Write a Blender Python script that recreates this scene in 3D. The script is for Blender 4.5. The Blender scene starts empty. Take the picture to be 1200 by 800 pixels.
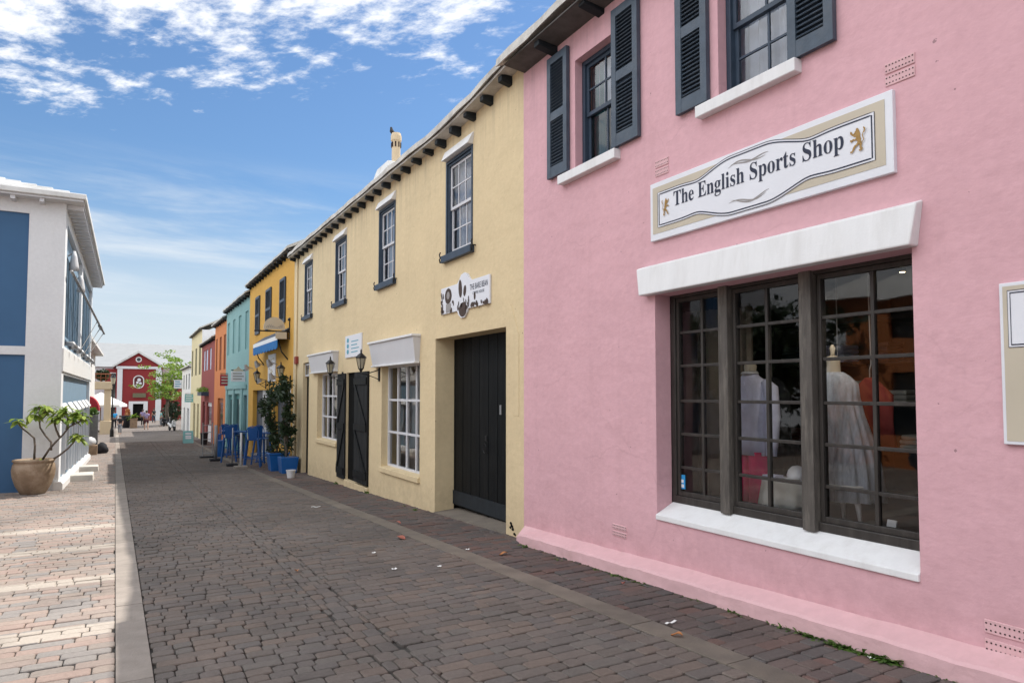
import bpy, bmesh, math, random
import numpy as np
from mathutils import Vector, Matrix
R = math.radians
rnd = random.Random(7)
S = bpy.context.scene
COL = S.collection

# ------------------------------------------------------------------ camera model of the place (metres; street runs along +Y)
F = 800.0; HY = 460.0; VPX = 150.0; PITCH = R(2.6); H = 1.6
CY = HY - F * math.tan(PITCH)
def ray(u, v):
    y = CY - v
    return u - 600.0, F * math.sin(PITCH) + y * math.cos(PITCH), F * math.cos(PITCH) - y * math.sin(PITCH)
_x, _, _z = ray(VPX, HY)
YAW = math.atan2(-_x, _z)
def wray(u, v):
    x, y, z = ray(u, v); s, c = math.sin(YAW), math.cos(YAW)
    return s * z + c * x, c * z - s * x, y
def gz(Y):
    if Y <= 20: return -.035 * Y
    if Y <= 70: return -.7 - (.035 * (Y - 20) - .00023 * (Y - 20) ** 2)
    return -1.875 - .004 * (Y - 70)
def ground(u, v):
    d = wray(u, v); lo, hi = .001, 400 / math.hypot(d[0], d[1])
    for _ in range(60):
        m = (lo + hi) / 2
        if H + d[2] * m > gz(d[1] * m): lo = m
        else: hi = m
    return d[0] * lo, d[1] * lo
def onX(u, v, X):
    d = wray(u, v); k = X / d[0]; return k * d[1], H + k * d[2]
def onY(u, v, Y):
    d = wray(u, v); k = Y / d[1]; return k * d[0], H + k * d[2]
A = 4.433          # the facade line of the right-hand row

cam = bpy.data.cameras.new('camera'); co = bpy.data.objects.new('camera', cam); COL.objects.link(co)
cam.sensor_width = 36; cam.lens = 24; cam.clip_end = 2000; cam.clip_start = .05
cam.shift_y = (CY - 400) / 1200
co.location = (0, 0, H); co.rotation_euler = (R(90) + PITCH, 0, -YAW)
S.camera = co

# ------------------------------------------------------------------ materials
def nt(m):
    m.use_nodes = True; t = m.node_tree; t.nodes.clear(); return t
def N(t, typ, **k):
    n = t.nodes.new(typ)
    for a, b in k.items():
        if a.startswith('i_'): n.inputs[a[2:].replace('_', ' ')].default_value = b
        else: setattr(n, a, b)
    return n
def ramp(t, stops, interp='LINEAR'):
    n = t.nodes.new('ShaderNodeValToRGB'); cr = n.color_ramp; cr.interpolation = interp
    while len(cr.elements) < len(stops): cr.elements.new(.5)
    for e, (p, c) in zip(cr.elements, stops):
        e.position = p; e.color = (c, c, c, 1) if isinstance(c, (int, float)) else (*c[:3], 1)
    return n
def c4(c): return (*c, 1)
def mix(t, fac, a, b, blend='MIX'):
    n = t.nodes.new('ShaderNodeMix'); n.data_type = 'RGBA'; n.blend_type = blend
    for sock, val in ((n.inputs[0], fac), (n.inputs[6], a), (n.inputs[7], b)):
        if hasattr(val, 'is_output') or hasattr(val, 'links'): t.links.new(val, sock)
        elif isinstance(val, (int, float)): sock.default_value = val
        else: sock.default_value = c4(val)
    return n.outputs[2]
def mat(name, col, rough=.7, var=.12, vscale=3.0, bump=.0, bscale=40.0, spec=.4, metal=0, dirt=None, dscale=1.2, damt=.4, island=0.0, big=0.0, coat=0, stretch=None):
    m = bpy.data.materials.new(name); t = nt(m)
    out = N(t, 'ShaderNodeOutputMaterial'); p = N(t, 'ShaderNodeBsdfPrincipled')
    p.inputs['Roughness'].default_value = rough; p.inputs['Metallic'].default_value = metal
    p.inputs['Specular IOR Level'].default_value = spec; p.inputs['Coat Weight'].default_value = coat
    tc = N(t, 'ShaderNodeTexCoord'); vec = tc.outputs['Object']
    if stretch:
        mp = N(t, 'ShaderNodeMapping'); mp.inputs['Scale'].default_value = stretch
        t.links.new(vec, mp.inputs[0]); vec2 = mp.outputs[0]
    else: vec2 = vec
    n1 = N(t, 'ShaderNodeTexNoise', i_Scale=vscale, i_Detail=5.0, i_Roughness=.6); t.links.new(vec2, n1.inputs['Vector'])
    r1 = ramp(t, [(.3, 1 - var), (.7, 1 + var * .6)]); t.links.new(n1.outputs[0], r1.inputs[0])
    base = mix(t, 1.0, col, r1.outputs[0], 'MULTIPLY')
    if island:
        g = N(t, 'ShaderNodeNewGeometry'); r2 = ramp(t, [(0, 1 - island), (1, 1 + island)])
        t.links.new(g.outputs['Random Per Island'], r2.inputs[0]); base = mix(t, 1.0, base, r2.outputs[0], 'MULTIPLY')
    if dirt:
        n2 = N(t, 'ShaderNodeTexNoise', i_Scale=dscale, i_Detail=8.0, i_Roughness=.7); t.links.new(vec2, n2.inputs['Vector'])
        r3 = ramp(t, [(.48, 0), (.72, damt)]); t.links.new(n2.outputs[0], r3.inputs[0])
        base = mix(t, r3.outputs[0], base, dirt)
    t.links.new(base, p.inputs['Base Color'])
    if bump or big:
        last = None
        for amt, sc, dist in ((bump, bscale, .01), (big, 2.6, .12)):
            if not amt: continue
            nb = N(t, 'ShaderNodeTexNoise', i_Scale=sc, i_Detail=6.0, i_Roughness=.6); t.links.new(vec, nb.inputs['Vector'])
            b = N(t, 'ShaderNodeBump', i_Strength=amt, i_Distance=dist); t.links.new(nb.outputs[0], b.inputs['Height'])
            if last: t.links.new(last.outputs[0], b.inputs['Normal'])
            last = b
        t.links.new(last.outputs[0], p.inputs['Normal'])
    t.links.new(p.outputs[0], out.inputs[0]); return m
def glass(name, tint=(.9, .93, .93), warp=.02, ior=1.55, wscale=2.2):
    m = bpy.data.materials.new(name); t = nt(m); out = N(t, 'ShaderNodeOutputMaterial')
    fr = N(t, 'ShaderNodeFresnel', i_IOR=ior); tr = N(t, 'ShaderNodeBsdfTransparent'); tr.inputs[0].default_value = c4(tint)
    gl = N(t, 'ShaderNodeBsdfGlossy', i_Roughness=.02); gl.inputs[0].default_value = (1, 1, 1, 1)
    tc = N(t, 'ShaderNodeTexCoord'); nb = N(t, 'ShaderNodeTexNoise', i_Scale=wscale, i_Detail=2.0); t.links.new(tc.outputs['Object'], nb.inputs['Vector'])
    b = N(t, 'ShaderNodeBump', i_Strength=.5, i_Distance=warp); t.links.new(nb.outputs[0], b.inputs['Height'])
    t.links.new(b.outputs[0], gl.inputs['Normal'])
    ms = N(t, 'ShaderNodeMixShader'); t.links.new(fr.outputs[0], ms.inputs[0]); t.links.new(tr.outputs[0], ms.inputs[1]); t.links.new(gl.outputs[0], ms.inputs[2])
    t.links.new(ms.outputs[0], out.inputs[0]); return m
def stucco(name, col, dirt=(.30, .25, .20), damt=.25, streak=.12, big=.22, scuff=0.0, splash=0.0, top=0.0, crack=0.0):
    """painted lime render: hand-trowelled undulation, faint rain streaks, grime patches"""
    m = bpy.data.materials.new(name); t = nt(m); out = N(t, 'ShaderNodeOutputMaterial'); p = N(t, 'ShaderNodeBsdfPrincipled')
    p.inputs['Roughness'].default_value = .82; p.inputs['Specular IOR Level'].default_value = .25
    tc = N(t, 'ShaderNodeTexCoord'); o = tc.outputs['Object']
    def noise(scale, detail=5., rough=.6, sc=None):
        n = N(t, 'ShaderNodeTexNoise', i_Scale=scale, i_Detail=detail, i_Roughness=rough)
        if sc:
            mp = N(t, 'ShaderNodeMapping'); mp.inputs['Scale'].default_value = sc; t.links.new(o, mp.inputs[0]); t.links.new(mp.outputs[0], n.inputs['Vector'])
        else: t.links.new(o, n.inputs['Vector'])
        return n.outputs[0]
    def rp(src, stops):
        r = ramp(t, stops); t.links.new(src, r.inputs[0]); return r.outputs[0]
    base = mix(t, 1., col, rp(noise(.9), [(.3, .94), (.7, 1.03)]), 'MULTIPLY')
    base = mix(t, 1., base, rp(noise(14., 4.), [(.3, .955), (.7, 1.03)]), 'MULTIPLY')
    base = mix(t, rp(noise(1.6, 9., .75), [(.55, 0), (.8, damt)]), base, dirt)
    base = mix(t, rp(noise(1.0, 6., .7, (3, 3, .35)), [(.56, 0), (.78, streak)]), base, dirt)
    if scuff: base = mix(t, rp(noise(6., 10., .8), [(.66, 0), (.70, scuff)]), base, (.75, .6, .6))
    crk = None
    if splash:                                   # wall-foot grime and streaks below the eaves, measured from the sloping pavement
        sx = N(t, 'ShaderNodeSeparateXYZ'); t.links.new(o, sx.inputs[0])
        hh = N(t, 'ShaderNodeMath', operation='MULTIPLY_ADD'); t.links.new(sx.outputs[1], hh.inputs[0]); hh.inputs[1].default_value = .035; t.links.new(sx.outputs[2], hh.inputs[2])
        def rng(a, b, c, d):
            n = N(t, 'ShaderNodeMapRange', interpolation_type='SMOOTHSTEP')
            for i, q in enumerate((a, b, c, d)): n.inputs[i + 1].default_value = q
            t.links.new(hh.outputs[0], n.inputs[0]); return n.outputs[0]
        def mul(a, b):
            n = N(t, 'ShaderNodeMath', operation='MULTIPLY'); t.links.new(a, n.inputs[0]); t.links.new(b, n.inputs[1]); return n.outputs[0]
        base = mix(t, mul(rng(.10, .75, splash, 0), rp(noise(5., 8., .7), [(.35, .1), (.7, 1.)])), base, dirt)
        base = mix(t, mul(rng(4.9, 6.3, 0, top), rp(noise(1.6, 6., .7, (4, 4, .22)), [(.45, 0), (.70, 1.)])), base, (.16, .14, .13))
    if crack:                                    # hairline cracks and small chips
        vo = N(t, 'ShaderNodeTexVoronoi', feature='DISTANCE_TO_EDGE', i_Scale=.55); nv = N(t, 'ShaderNodeTexNoise', i_Scale=2.5, i_Detail=8.); t.links.new(o, nv.inputs['Vector'])
        mv = mix(t, .35, (0, 0, 0), nv.outputs[1]); av = N(t, 'ShaderNodeVectorMath', operation='ADD'); t.links.new(o, av.inputs[0]); t.links.new(mv, av.inputs[1]); t.links.new(av.outputs[0], vo.inputs['Vector'])
        ck = rp(vo.outputs[0], [(0, 1), (.006, 0)]); mk = rp(noise(.8, 3.), [(.50, 0), (.62, crack)])
        cm = N(t, 'ShaderNodeMath', operation='MULTIPLY'); t.links.new(ck, cm.inputs[0]); t.links.new(mk, cm.inputs[1]); crk = cm.outputs[0]
        base = mix(t, crk, base, dirt)
        base = mix(t, rp(noise(17., 3., .5), [(.735, 0), (.75, .6)]), base, (.13, .09, .09))
    t.links.new(base, p.inputs['Base Color'])
    b1 = N(t, 'ShaderNodeBump', i_Strength=big, i_Distance=.08); t.links.new(noise(2.2, 4., .5, (1, 1, 1.8)), b1.inputs['Height'])
    b2 = N(t, 'ShaderNodeBump', i_Strength=.22, i_Distance=.02); t.links.new(noise(11., 6., .6), b2.inputs['Height']); t.links.new(b1.outputs[0], b2.inputs['Normal'])
    b3 = N(t, 'ShaderNodeBump', i_Strength=.18, i_Distance=.004); t.links.new(noise(90., 4., .6), b3.inputs['Height']); t.links.new(b2.outputs[0], b3.inputs['Normal'])
    t.links.new(b3.outputs[0], p.inputs['Normal']); t.links.new(p.outputs[0], out.inputs[0]); return m
def paver_mat(name, cols, pale=None, rough=.85):
    m = bpy.data.materials.new(name); t = nt(m); out = N(t, 'ShaderNodeOutputMaterial'); p = N(t, 'ShaderNodeBsdfPrincipled')
    p.inputs['Roughness'].default_value = rough; p.inputs['Specular IOR Level'].default_value = .3
    g = N(t, 'ShaderNodeNewGeometry'); n = len(cols)
    r = ramp(t, [(k / n, c) for k, c in enumerate(cols)], 'CONSTANT'); t.links.new(g.outputs['Random Per Island'], r.inputs[0])
    tc = N(t, 'ShaderNodeTexCoord'); o = tc.outputs['Object']
    def noise(s, d=5., ro=.6):
        k = N(t, 'ShaderNodeTexNoise', i_Scale=s, i_Detail=d, i_Roughness=ro); t.links.new(o, k.inputs['Vector']); return k.outputs[0]
    def rp(src, stops):
        q = ramp(t, stops); t.links.new(src, q.inputs[0]); return q.outputs[0]
    base = r.outputs[0]
    if pale:      # courses of paler stone laid across the walk (y0, y1)
        sx = N(t, 'ShaderNodeSeparateXYZ'); t.links.new(o, sx.inputs[0]); acc = None
        for (a, b) in pale:
            c1 = N(t, 'ShaderNodeMath', operation='GREATER_THAN'); c1.inputs[1].default_value = a; t.links.new(sx.outputs[1], c1.inputs[0])
            c2 = N(t, 'ShaderNodeMath', operation='LESS_THAN'); c2.inputs[1].default_value = b; t.links.new(sx.outputs[1], c2.inputs[0])
            mm = N(t, 'ShaderNodeMath', operation='MULTIPLY'); t.links.new(c1.outputs[0], mm.inputs[0]); t.links.new(c2.outputs[0], mm.inputs[1])
            if acc is None: acc = mm
            else:
                ad = N(t, 'ShaderNodeMath', operation='MAXIMUM'); t.links.new(acc.outputs[0], ad.inputs[0]); t.links.new(mm.outputs[0], ad.inputs[1]); acc = ad
        base = mix(t, acc.outputs[0], base, (.37, .325, .28))
    base = mix(t, 1., base, rp(noise(.55, 6., .65), [(.3, .78), (.7, 1.18)]), 'MULTIPLY')
    base = mix(t, 1., base, rp(noise(38., 6., .7), [(.25, .80), (.75, 1.16)]), 'MULTIPLY')
    base = mix(t, rp(noise(1.7, 10., .78), [(.60, 0), (.74, .30)]), base, (.42, .38, .34))
    base = mix(t, rp(noise(.9, 7., .7), [(.56, 0), (.72, .45)]), base, (.055, .05, .048))
    base = mix(t, rp(noise(160., 2., .5), [(.68, 0), (.74, .35)]), base, (.5, .46, .42))
    t.links.new(base, p.inputs['Base Color'])
    b = N(t, 'ShaderNodeBump', i_Strength=.5, i_Distance=.006); t.links.new(noise(45., 7., .7), b.inputs['Height'])
    b2 = N(t, 'ShaderNodeBump', i_Strength=.35, i_Distance=.003); t.links.new(noise(220., 3., .6), b2.inputs['Height']); t.links.new(b.outputs[0], b2.inputs['Normal'])
    t.links.new(b2.outputs[0], p.inputs['Normal']); t.links.new(p.outputs[0], out.inputs[0]); return m
def leafmat(name, c1, c2, trans=.35):
    m = bpy.data.materials.new(name); t = nt(m); out = N(t, 'ShaderNodeOutputMaterial')
    g = N(t, 'ShaderNodeNewGeometry'); r = ramp(t, [(0, c1), (1, c2)]); t.links.new(g.outputs['Random Per Island'], r.inputs[0])
    p = N(t, 'ShaderNodeBsdfPrincipled'); p.inputs['Roughness'].default_value = .5; t.links.new(r.outputs[0], p.inputs['Base Color'])
    tl = N(t, 'ShaderNodeBsdfTranslucent'); t.links.new(r.outputs[0], tl.inputs[0])
    ms = N(t, 'ShaderNodeMixShader'); ms.inputs[0].default_value = trans
    t.links.new(p.outputs[0], ms.inputs[1]); t.links.new(tl.outputs[0], ms.inputs[2]); t.links.new(ms.outputs[0], out.inputs[0]); return m

M = {}
M['pink'] = stucco('pink render', (.65, .385, .42), dirt=(.36, .21, .21), damt=.20, streak=.20, big=.22, scuff=.08, splash=.5, top=.35, crack=.22)
M['pink_plinth'] = stucco('pink plinth paint', (.66, .42, .435), dirt=(.34, .22, .18), damt=.45, streak=.30, big=.35)
M['yellow'] = stucco('cream yellow render', (.67, .54, .335), dirt=(.36, .28, .18), damt=.20, streak=.22, big=.20, splash=.5, top=.4, crack=.2)
M['gold'] = stucco('golden render', (.64, .355, .075), dirt=(.45, .25, .06), damt=.15, streak=.12)
M['teal'] = stucco('teal render', (.225, .385, .385), dirt=(.12, .25, .25), damt=.2)
M['orange'] = stucco('orange render', (.55, .20, .075), dirt=(.35, .14, .06), damt=.2)
M['maroon'] = stucco('dark red render', (.25, .065, .06), dirt=(.16, .06, .05), damt=.2)
M['cream'] = stucco('pale cream render', (.66, .58, .36), dirt=(.4, .33, .2), damt=.2)
M['sand'] = stucco('sand stone render', (.62, .50, .34), dirt=(.4, .3, .2), damt=.2)
M['church'] = stucco('deep red render', (.27, .038, .040), dirt=(.2, .04, .04), damt=.2)
M['offwhite'] = stucco('white limewash', (.72, .72, .70), dirt=(.45, .43, .40), damt=.18, streak=.2)
M['white'] = mat('white paint', (.74, .74, .74), .55, .04, 4, .15, 60, dirt=(.42, .39, .35), damt=.22, dscale=2.2, stretch=(3, 3, .6))
M['white_wall'] = stucco('white render', (.74, .75, .77), dirt=(.5, .5, .5), damt=.12, streak=.12, big=.10)
M['roof'] = mat('limewashed roof', (.70, .70, .69), .8, .12, 2, .4, 20, dirt=(.32, .31, .29), damt=.45, dscale=1.6)
M['roof_edge'] = mat('weathered roof edge', (.55, .53, .49), .85, .25, 3, .5, 18, dirt=(.17, .15, .13), damt=.6, dscale=2.6)
M['rafter'] = mat('black painted rafter', (.010, .014, .018), .75, .3, 6, .3, 30)
M['soffit'] = mat('dark soffit board', (.09, .085, .08), .8, .3, 6, .3, 30)
M['navy'] = mat('navy slate paint', (.035, .055, .085), .5, .18, 8, .2, 50)
M['shutter'] = mat('slate blue shutter paint', (.052, .075, .105), .5, .2, 10, .2, 50, dirt=(.16, .17, .18), damt=.25, dscale=4)
M['black'] = mat('black door paint', (.0050, .006, .007), .5, .3, 5, .25, 30, spec=.12, dirt=(.03, .03, .03), damt=.35, dscale=2.2, stretch=(1, 6, .6))
M['plankgrey'] = mat('faded grey black planks', (.018, .019, .020), .7, .3, 5, .25, 30, spec=.15, dirt=(.06, .057, .055), damt=.4, dscale=2.2, stretch=(1, 6, .6))
M['oak_dark'] = mat('dark stained window timber', (.034, .030, .027), .45, .3, 5, .2, 60, dirt=(.09, .08, .07), damt=.4, dscale=3.5, stretch=(4, 4, .5))
M['farroof'] = mat('grey sheet roof', (.26, .27, .28), .7, .08, 1)
M['blackmetal'] = mat('black wrought iron', (.015, .015, .017), .45, .2, 20, .2, 60, metal=.3)
M['oak'] = mat('weathered grey timber frame', (.085, .075, .066), .62, .35, 5, .3, 60, dirt=(.28, .25, .21), damt=.5, dscale=3.5, stretch=(4, 4, .5))
M['bluewall'] = mat('deep blue board', (.045, .125, .255), .6, .05, 2, .05, 30)
M['bluegrey'] = mat('blue grey panel paint', (.20, .30, .40), .6, .10, 3, .1, 30)
M['darkglass'] = mat('dark window', (.015, .022, .03), .08, .2, 2, spec=.7)
M['glass'] = glass('shop glass', (.92, .94, .94), .004, 1.55, 1.3)
M['oldglass'] = glass('old sash glass', (.93, .95, .95), .006, 1.65, 2.2)
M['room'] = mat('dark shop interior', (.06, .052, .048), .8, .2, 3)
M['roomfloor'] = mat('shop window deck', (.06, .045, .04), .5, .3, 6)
M['curtain'] = mat('pale curtain cloth', (.52, .56, .66), .9, .1, 6)
M['bluecurt'] = mat('teal curtain cloth', (.05, .22, .25), .9, .15, 6)
M['beigecurt'] = mat('taupe curtain cloth', (.30, .25, .21), .9, .15, 6)
M['beige'] = mat('beige sign paint', (.52, .46, .36), .5, .05, 3)
M['signwhite'] = mat('white sign enamel', (.72, .73, .77), .45, .04, 3)
M['ink'] = mat('navy lettering', (.012, .018, .045), .5, .05, 3)
M['goldink'] = mat('gold lettering', (.36, .21, .055), .5, .2, 30)
M['greyink'] = mat('grey lettering', (.30, .28, .27), .6, .1, 30)
M['brownink'] = mat('dark brown print', (.06, .035, .025), .6, .3, 30)
M['tealink'] = mat('teal print', (.10, .35, .45), .6, .1, 30)
M['redink'] = mat('red print', (.45, .05, .04), .6, .1, 30)
M['blueplastic'] = mat('blue painted metal', (.012, .085, .30), .35, .15, 8, .05, 40)
M['bluepot'] = mat('blue glazed pot', (.015, .11, .36), .3, .12, 5)
M['terracotta'] = mat('weathered clay pot', (.27, .19, .125), .75, .3, 3, .4, 25, dirt=(.40, .34, .27), damt=.6, dscale=3)
M['soil'] = mat('dark soil', (.03, .022, .015), .95, .4, 10, .6, 30)
M['bark'] = mat('grey bark', (.13, .105, .085), .9, .35, 14, .6, 40)
M['leaf_lime'] = leafmat('lime leaves', (.10, .20, .02), (.26, .36, .05), .4)
M['leaf_plumeria'] = leafmat('plumeria leaves', (.13, .24, .03), (.38, .46, .09), .42)
M['leaf_dark'] = leafmat('dark bush leaves', (.010, .025, .010), (.035, .065, .022), .2)
M['leaf_weed'] = leafmat('weed leaves', (.04, .10, .015), (.13, .22, .04), .3)
M['leaf_dry'] = leafmat('dead leaf', (.38, .11, .05), (.55, .26, .08), .2)
M['leaf_pink'] = leafmat('dead pinkish leaf', (.45, .13, .10), (.45, .16, .11), .2)
M['paper'] = mat('paper scrap', (.75, .74, .72), .8, .05, 5)
M['stone'] = mat('grey granite strip', (.27, .235, .205), .85, .22, 4, .5, 60, dirt=(.17, .15, .13), damt=.45, dscale=1.6, island=.09)
M['stone_r'] = mat('buff granite strip', (.175, .148, .12), .85, .22, 4, .5, 60, dirt=(.09, .08, .075), damt=.5, dscale=1.6, island=.08)
M['step'] = mat('worn stone step', (.60, .57, .52), .85, .15, 3, .4, 30, dirt=(.3, .27, .22), damt=.4)
M['mortar'] = mat('joint grit', (.062, .056, .050), .95, .4, 20, .5, 80)
M['skin'] = mat('skin', (.42, .24, .17), .6, .08, 10)
M['hair'] = mat('dark hair', (.03, .02, .015), .6, .2, 30)
M['cloth_black'] = mat('black cloth', (.02, .02, .025), .9, .2, 10)
M['cloth_grey'] = mat('grey cloth', (.22, .23, .25), .9, .2, 10)
M['cloth_lilac'] = mat('lilac cloth', (.33, .27, .45), .9, .15, 10)
M['cloth_blue'] = mat('bright blue cloth', (.03, .28, .60), .9, .15, 10)
M['cloth_teal'] = mat('pale teal cloth', (.20, .48, .48), .9, .15, 10)
M['cloth_maroon'] = mat('maroon cloth', (.10, .03, .04), .9, .15, 10)
M['shirt'] = mat('pale lavender cotton', (.66, .67, .86), .85, .14, 8, .9, 7)
M['magenta'] = mat('magenta trouser cloth', (.72, .010, .15), .85, .15, 6, .3, 14)
M['dress'] = mat('pale striped gauze', (.40, .44, .52), .9, .35, 30, .3, 30, stretch=(1, 1, .25))
M['redcloth'] = mat('coral red cloth', (.22, .030, .028), .85, .15, 8)
M['tablecloth'] = mat('pale linen', (.50, .50, .48), .9, .08, 8)
M['form'] = mat('tailor form linen', (.55, .49, .40), .85, .08, 8)
M['redcanvas'] = mat('red canvas', (.36, .025, .045), .85, .12, 5)
M['whitecanvas'] = mat('white canvas', (.82, .82, .82), .85, .05, 5)
M['blueawn'] = mat('blue awning cloth', (.02, .16, .42), .85, .1, 5)
M['steel'] = mat('grey painted steel', (.33, .33, .34), .45, .2, 8, metal=.4)
M['pole_white'] = mat('white painted pole', (.60, .60, .62), .5, .04, 3)
M['lampglass'] = mat('frosted lamp glass', (.42, .38, .28), .25, .1, 8, spec=.6)
M['turq'] = mat('turquoise board', (.20, .46, .46), .6, .08, 5)
M['rubber'] = mat('tyre rubber', (.015, .015, .016), .8, .2, 20)
M['bikepaint'] = mat('white scooter paint', (.62, .63, .64), .25, .04, 4, spec=.6)
M['redbrick'] = mat('red alarm box', (.26, .045, .03), .6, .1, 8)
M['plank'] = mat('raw planter board', (.30, .21, .14), .8, .25, 6)
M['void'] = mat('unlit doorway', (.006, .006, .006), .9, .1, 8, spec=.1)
M['hole'] = mat('vent hole', (.03, .016, .016), .9, .1, 8)
M['teal_dark'] = mat('dark teal joinery', (.05, .20, .20), .6, .15, 8)
M['orange_dark'] = mat('dark rust joinery', (.22, .07, .03), .6, .15, 8)
M['maroon_dark'] = mat('oxblood joinery', (.10, .02, .02), .6, .15, 8)
M['cream_dark'] = mat('olive joinery', (.16, .15, .09), .6, .15, 8)
M['carpaint'] = mat('dark car paint', (.03, .04, .06), .2, .05, 3, spec=.7, coat=.6)

# ------------------------------------------------------------------ mesh builder
class MB:
    def __init__(s): s.v = []; s.f = []
    def add(s, vs, fs):
        b = len(s.v); s.v += [tuple(p) for p in vs]; s.f += [tuple(b + i for i in f) for f in fs]; return s
    def hexa(s, p):
        return s.add(p, [(0, 3, 2, 1), (4, 5, 6, 7), (0, 1, 5, 4), (1, 2, 6, 5), (2, 3, 7, 6), (3, 0, 4, 7)])
    def box(s, x0, x1, y0, y1, z0, z1):
        return s.hexa([(x0, y0, z0), (x1, y0, z0), (x1, y1, z0), (x0, y1, z0), (x0, y0, z1), (x1, y0, z1), (x1, y1, z1), (x0, y1, z1)])
    def quad(s, a, b, c, d): return s.add([a, b, c, d], [(0, 1, 2, 3)])
    def bar(s, p, q, w, h=None):            # square bar between two points
        h = h or w; p, q = Vector(p), Vector(q); d = (q - p).normalized()
        up = Vector((0, 0, 1)) if abs(d.z) < .95 else Vector((1, 0, 0))
        a = d.cross(up).normalized() * w / 2; b = d.cross(a).normalized() * h / 2
        return s.hexa([p - a - b, p + a - b, p + a + b, p - a + b, q - a - b, q + a - b, q + a + b, q - a + b])
    def tube(s, pts, r, n=8, cap=True):
        pts = [Vector(p) for p in pts]; k = len(pts); rs = r if isinstance(r, (list, tuple)) else [r] * k
        vs = []; prev = None
        for i, p in enumerate(pts):
            d = (pts[min(i + 1, k - 1)] - pts[max(i - 1, 0)]).normalized()
            if prev is None: a = d.orthogonal().normalized()
            else: a = (prev - d * prev.dot(d)).normalized()
            prev = a; b = d.cross(a)
            vs += [p + (a * math.cos(2 * math.pi * j / n) + b * math.sin(2 * math.pi * j / n)) * rs[i] for j in range(n)]
        fs = [(i * n + j, i * n + (j + 1) % n, (i + 1) * n + (j + 1) % n, (i + 1) * n + j) for i in range(k - 1) for j in range(n)]
        if cap: fs += [tuple(range(n - 1, -1, -1)), tuple((k - 1) * n + j for j in range(n))]
        return s.add(vs, fs)
    def loft(s, rings, cap=True):           # rings of equal length
        n = len(rings[0]); vs = [p for r in rings for p in r]; k = len(rings)
        fs = [(i * n + j, i * n + (j + 1) % n, (i + 1) * n + (j + 1) % n, (i + 1) * n + j) for i in range(k - 1) for j in range(n)]
        if cap: fs += [tuple(range(n - 1, -1, -1)), tuple((k - 1) * n + j for j in range(n))]
        return s.add(vs, fs)
    def lathe(s, c, prof, n=24, cap=True):
        return s.loft([[(c[0] + r * math.cos(2 * math.pi * j / n), c[1] + r * math.sin(2 * math.pi * j / n), c[2] + z) for j in range(n)] for r, z in prof], cap)
    def slab(s, poly, f, t0, t1):           # extrude a 2-D outline; f(a, b, t) -> point
        n = len(poly); vs = [f(a, b, t0) for a, b in poly] + [f(a, b, t1) for a, b in poly]
        fs = [tuple(range(n - 1, -1, -1)), tuple(range(n, 2 * n))] + [(j, (j + 1) % n, n + (j + 1) % n, n + j) for j in range(n)]
        return s.add(vs, fs)
    def build(s, name, m, parent=None, smooth=False, bev=0, recalc=True, angle=None):
        me = bpy.data.meshes.new(name)
        org = Vector(ORG.get(parent.name, (0, 0, 0))) if parent else Vector((0, 0, 0))
        me.from_pydata([(p[0] - org.x, p[1] - org.y, p[2] - org.z) for p in s.v], [], s.f)
        if recalc:
            bm = bmesh.new(); bm.from_mesh(me); bmesh.ops.recalc_face_normals(bm, faces=bm.faces); bm.to_mesh(me); bm.free()
        me.materials.append(M[m] if isinstance(m, str) else m)
        if smooth: me.polygons.foreach_set('use_smooth', [True] * len(me.polygons))
        o = bpy.data.objects.new(name, me); COL.objects.link(o)
        if parent: o.parent = parent; ORG[o.name] = tuple(org)
        if bev:
            b = o.modifiers.new('bevel', 'BEVEL'); b.width = bev; b.segments = 2; b.limit_method = 'ANGLE'; b.harden_normals = False
        return o
ORG = {}
USED = set()
def tag(o, label, cat, group=None, kind=None):
    assert label not in USED or group, label
    USED.add(label)
    o['label'] = label; o['category'] = cat
    if group: o['group'] = group
    if kind: o['kind'] = kind
    return o
def thing(name, loc, label, cat, group=None):
    o = bpy.data.objects.new(name, None); COL.objects.link(o); o.location = loc; o.empty_display_size = .2
    ORG[o.name] = tuple(loc); return tag(o, label, cat, group)
def struct(o): o['kind'] = 'structure'; return o
KIDS = {}
def dup(root, loc, rotz, label):
    r = root.copy(); COL.objects.link(r); r.location = loc; r.rotation_euler = (0, 0, rotz); r['label'] = label; USED.add(label); ORG[r.name] = tuple(loc)
    def rec(a, b):
        for ch in [x for x in COL.objects if x.parent == a]:
            c = ch.copy(); COL.objects.link(c); c.parent = b; rec(ch, c)
    rec(root, r); return r

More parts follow.
